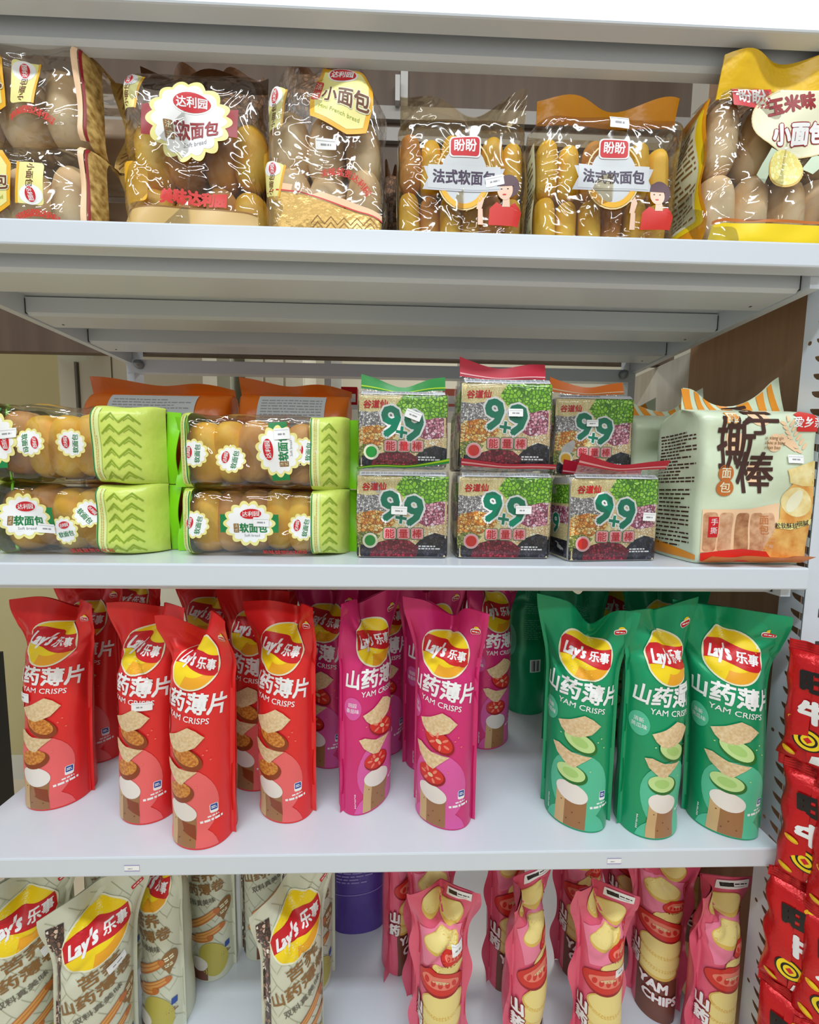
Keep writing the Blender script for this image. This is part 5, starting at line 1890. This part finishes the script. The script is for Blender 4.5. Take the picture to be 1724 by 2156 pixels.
# french soft bread bags: ribbon label, girl in red
def ribbon_label():
    g = G(0.006)
    g.ring('goldpale', 0, 0.002, 0.031, 0.036, 0.0016, 0, 1)
    g.ell('ltgrey', 0, 0.002, 0.026, 0.030, 0, 0)
    g.rect('white', 0, 0.030, 0.034, 0.020, 0, 3, r=0.004)
    g.rect('red', 0, 0.030, 0.031, 0.0175, 0, 4, r=0.0035)
    g.text('white', '盼盼', 0, 0.031, 0.0125, 0, 5, 0.03)
    g.poly('silver', [(-0.045, 0.010), (0.045, 0.010), (0.040, -0.002), (0.046, -0.014), (-0.046, -0.014), (-0.040, -0.002)], 3)
    g.poly('ltgrey', [(-0.040, 0.012), (0.040, 0.012), (0.040, -0.012), (-0.040, -0.012)], 4)
    g.text('navy', '法式软面包', 0, 0.000, 0.0148, 0, 5, 0.04, 0, 0.95)
    g.ring('amber', 0, 0.002, 0.029, 0.034, 0.0055, 0, 2, a0=3.5, a1=5.9)
    return g


def girl_print():
    """generic woman in a red top as printed on the bag"""
    g = G(0.006)
    g.poly('tomato', [(-0.020, 0.0), (0.020, 0.0), (0.023, 0.018), (0.013, 0.027), (0.006, 0.023), (-0.002, 0.023), (-0.010, 0.028), (-0.019, 0.020)], 1)
    g.poly('skin', [(-0.003, 0.022), (0.007, 0.022), (0.006, 0.033), (-0.002, 0.033)], 2)
    g.ell(MATS.get('hair_brown') or mat('hair_brown', (84, 48, 60), 0.5), 0.004, 0.047, 0.0135, 0.0145, 0, 2)
    g.ell('skin', 0.0, 0.0425, 0.0095, 0.0125, 0.1, 3)
    g.poly(MATS['hair_brown'], [(-0.0105, 0.047), (0.011, 0.047), (0.010, 0.056), (0.0, 0.060), (-0.009, 0.056)], 4)
    for sx in (-0.0042, 0.0036):
        g.ell('dkbrown', sx, 0.0435, 0.0012, 0.0008, 0, 4, 8)
    g.ell('tomato', -0.0005, 0.0365, 0.0024, 0.0010, 0, 4, 10)
    g.poly('skin', [(-0.036, 0.020), (-0.030, 0.018), (-0.026, 0.032), (-0.030, 0.040), (-0.034, 0.034)], 2)
    g.poly('skin', [(-0.034, 0.0), (-0.027, 0.0), (-0.028, 0.02), (-0.034, 0.02)], 2)
    return g


def french_bag(px0, px1, pyt, label, seed, fin_m, inner, fin_h, stickpos, film_m, sticks, sag=0.02):
    t, S, w, h = bread_bag('french_bread_bag', label, px0, px1, pyt, 0.030, 0.085, film_m, seed, fin_m, fin_h, top=(0.86, 0.10, 1.0), wr=0.0020, fy=-0.020, fz0=0.975, sag=sag, lift=(0.004, 0.004), lean=-0.004)
    n = 6
    sp = []
    for i in range(n):
        for j in range(2):
            sp.append((sticks[(i + j) % len(sticks)], -w * 0.41 + i * w * 0.164, -0.020 + (i % 2) * 0.005, 0.040 + j * 0.062, 0, 0.05 * ((i * 7 + j) % 3 - 1), i, (1, 1, 0.66)))
    rolls(t, sp, 'bread_stick')
    backing(t, w * 0.9, h * 0.86, 0.030, 0.003, inner)
    fronted(t, S, ribbon_label().clone(0.0, h * 0.50), 'front_label', 'ribbon label with red badge')
    fronted(t, S, girl_print().clone(w * 0.31, 0.026, 0, 0.85), 'portrait_print', 'printed woman in a red top')
    g = G(0.007)
    c0 = -(w / 2 + 0.038)
    g.rect('cream', c0, h * 0.45, 0.060, h * 0.7, 0, 0)
    g.dashes('taupe', c0, h * 0.45, 0.05, h * 0.64, 18, 1, seed, 0.4, 0.0)
    fronted(t, S, g, 'side_text', 'cream ingredients panel, left flank')
    fronted(t, S, g.clone(-2 * c0, 0), 'side_text', 'cream ingredients panel, right flank')
    sticker(S, t, *stickpos)


french_bag(838, 1114, 298, 'brownish french soft bread bag, left of the amber-topped one', 113, 'umber_film', mat('bag_inside_dark', (142, 118, 62), 0.6), 0.034, (0.034, 0.072, 0.020, 0.011, 0.15), 'umber_film', ['stick', 'stickb', 'stick'])
french_bag(1136, 1440, 292, 'amber-topped french soft bread bag beside the corn bread bag', 114, 'amber_film', mat('bag_inside_amber', (214, 160, 48), 0.6), 0.022, (0.004, h * 0.62, 0.022, 0.012, 0.0), 'tan_film', ['stick', 'stick', 'stick', 'stickb'], 0.002)

# corn flavoured bread bag on the right
t, S, w, h = bread_bag('corn_bread_bag', 'large corn bread bag with yellow top flap at the right end', 1500, 1800, 272, 0.016, 0.100, 'clear_film', 115, 'yellow_film', 0.040, top=(0.94, 0.30, 1.0), group=None, fy=-0.044, fz0=0.93, sag=0.0, lift=(-0.004, 0.006), lean=-0.006)
rolls(t, [('pale', -0.055 + i * 0.040, -0.022, 0.055 + j * 0.076, 0, 0.06 * (i - 1), i + j, (0.9, 0.9, 1.0)) for i in range(4) for j in range(2)])
backing(t, w * 0.9, h * 0.86, 0.036, 0.003, MATS['bag_inside_pale'])
g = G(0.007)
g.ell('cream', 0.018, h * 0.77, 0.062, 0.035, 0.0, 1)
g.ring('goldpale', 0.018, h * 0.77, 0.062, 0.035, 0.0012, 0, 2)
g.text('dkred', '玉米味', 0.000, h * 0.865, 0.0180, 0.18, 3, 0.05, 0.0, 0.95)
g.text('white', '小面包', 0.012, h * 0.695, 0.0220, 0.10, 3, 0.05, 0, 0.95, outline='dkred', ow=0.05)
g.ell('chipyd', 0.000, h * 0.49, 0.0215, 0.0185, -0.2, 2)
g.ell(MATS.get('corn_cob') or seeds('corn_cob', [(226, 214, 140), (236, 226, 160), (214, 200, 120)], 0.0042, gap=(186, 170, 90), gapw=0.1), 0.000, h * 0.50, 0.0205, 0.0180, -0.2, 3)
g.poly('celadon', [(-0.030, h * 0.50), (-0.020, h * 0.60), (0.0, h * 0.58), (-0.016, h * 0.52), (-0.022, h * 0.40), (-0.034, h * 0.44)], 0)
g.poly('celadon', [(0.020, h * 0.50), (0.030, h * 0.58), (0.046, h * 0.54), (0.030, h * 0.46)], 0)
g.poly('tomato', [(0.046, 0.030), (0.075, 0.030), (0.075, 0.110), (0.062, 0.090)], 1)
fronted(t, S, g, 'front_label', 'pale oval label with red and white lettering')
g = G(0.007)
g.rect('red', -0.044, h * 0.90, 0.042, 0.0205, 0.0, 1, r=0.002)
g.text('white', '盼盼', -0.044, h * 0.905, 0.0155, 0, 2, 0.03)
fronted(t, S, g, 'brand_badge', 'red brand plate')
g = G(0.008)
g.rect('yellow', 0, 0.016, w * 0.97, 0.022, 0, 1)
g.line('stickdk', [(-w * .485, 0.030), (w * .485, 0.030)], 0.003, 2)
c0 = -(w / 2 + 0.048)
g.rect(MATS['amber_film'], c0, h * 0.5, 0.088, h * 0.92, 0, 0)
g.rect('yellow', c0 + 0.008, h * 0.56, 0.066, h * 0.70, 0, 1, r=0.004)
g.rect('cream', c0 + 0.006, h * 0.57, 0.056, h * 0.64, 0, 2, r=0.003)
g.dashes('taupe', c0 + 0.006, h * 0.57, 0.050, h * 0.60, 17, 3, 21, 0.42)
fronted(t, S, g, 'side_text', 'yellow side panel with small print')
sticker(S, t, 0.062, h * 0.640, 0.022, 0.012, -0.3)

# brown patterned bags lying behind the soft bread and mini bread bags
def brown_bag(px0, px1, py0, Y, d, label, seed, tilt):
    x0, x1 = at_y(px0, py0, Y)[0], at_y(px1, py0, Y)[0]
    w = x1 - x0
    h = at_y((px0 + px1) / 2, py0, Y)[2] - Z1
    t = thing('patterned_bread_bag', label, 'bread bag', ((x0 + x1) / 2, Y + d / 2, Z1 + 0.0006), 0, 'brown patterned bags behind the bread')
    S = brick_S(w, d, h, 0.03, top=(0.62, 0.08, 0.9), seed=seed, wr=0.004, shape=1.8)
    a = Acc()
    a.grid(S, np.linspace(0, S.L, 61), np.linspace(0, h, 26), MATS['lattice_print'])
    a.build('bag_body', t)
    F = fin_S(w * 0.9, 0.016, h - 0.003, 0, lean=-0.01, wave=0.008, k=4, ph=seed, sag=0.008)
    solid_fin(F, w * 0.9, 0.016, MATS['brown_film'], t, 'top_fin')


brown_bag(572, 738, 85, 0.130, 0.10, 'brown patterned bag rising behind the mini bread bag', 121, 0)
brown_bag(310, 540, 100, 0.130, 0.10, 'brown patterned bag behind the flower label soft bread bag', 122, 0)
brown_bag(806, 850, 330, 0.140, 0.08, 'narrow brown patterned bag in the gap beside the brownish french bag', 123, 0)


# ------------------------------------------------------------------ red snack sachets hanging in strips on the right upright
def sachet_print():
    g = G(0.006)
    g.text('black', '旺', 0.002, 0.100, 0.026, 0.05, 2, 0.06)
    g.text('white', '牛', 0.003, 0.066, 0.026, 0.05, 2, 0.06)
    g.ell('black', 0.000, 0.034, 0.0125, 0.0125, 0, 1)
    g.ell('yellow', 0.000, 0.034, 0.0110, 0.0110, 0, 2)
    g.ell('black', 0.000, 0.034, 0.0075, 0.0075, 0, 3)
    g.ell('yellow', 0.000, 0.034, 0.0055, 0.0055, 0, 4)
    g.rect('red', 0.000, 0.034, 0.005, 0.005, 0.78, 5)
    g.poly('white', [(0.004, 0.018), (0.014, 0.022), (0.010, 0.010), (0.002, 0.008)], 2)
    for (x, y, r) in ((-0.012, 0.052, -0.4), (-0.014, 0.014, -0.5), (0.012, 0.116, 0.3)):
        g.ell('amber', x, y, 0.0062, 0.0035, r, 1, 14)
        g.ell('yellow', x + 0.001, y + 0.0006, 0.0040, 0.0020, r, 2, 12)
    return g


SACHP = sachet_print()
SW, SH = 0.044, 0.130


def sachet(X, Y, ztop, yaw, label, seed, tilt=0.0):
    t = thing('snack_sachet', label, 'snack sachet', (X, Y, ztop - SH), math.radians(yaw), 'red snack sachets hanging in strips', tilt=(tilt, 0))
    S = brick_S(SW, 0.022, SH, 0.0105, top=(0.80, 0.05, 1.10), bot=(0.20, 0.05, 1.10), seed=seed, wr=0.0016, kmax=160, shape=2.0)
    a = Acc()
    a.grid(S, np.linspace(0, S.L, 41), np.linspace(0, SH, 30), MATS['snack_red_foil'])
    a.prints(S, SACHP)
    a.build('sachet_body', t)
    for (zz, nm) in ((SH - 0.002, 'top_crimp'), (-0.012, 'bottom_crimp')):
        F = fin_S(SW * 1.08, 0.013, zz, 0, wave=0.0015, k=5, ph=seed)
        g = G(0.01)
        for k in range(4):
            g.line('dkred', [(-SW * .52, 0.002 + k * 0.003), (SW * .52, 0.002 + k * 0.003)], 0.0006, 0)
        solid_fin(F, SW * 1.08, 0.013, MATS['snack_red_foil'], t, nm, art=g)


rows = ['top', 'second', 'third', 'fourth', 'lowest']
ztp = at_y(1700, 1388, -0.03)[2]
for c_, (px, Y, dz, yw, nm) in enumerate([(1692, -0.020, 0.0, -52, 'left'), (1778, -0.046, -0.012, -46, 'right')]):
    for r_ in range(4):
        X = at_y(px, 1720, Y)[0]
        sachet(X + 0.002 * ((r_ * 5 + c_) % 3 - 1), Y - 0.004 * (r_ % 2), ztp + dz - r_ * (SH + 0.011), yw + ((r_ * 7 + c_ * 3) % 5 - 2) * 4,
               'red foil snack sachet, %s of the %s hanging strip' % (rows[r_], nm), 200 + c_ * 10 + r_)
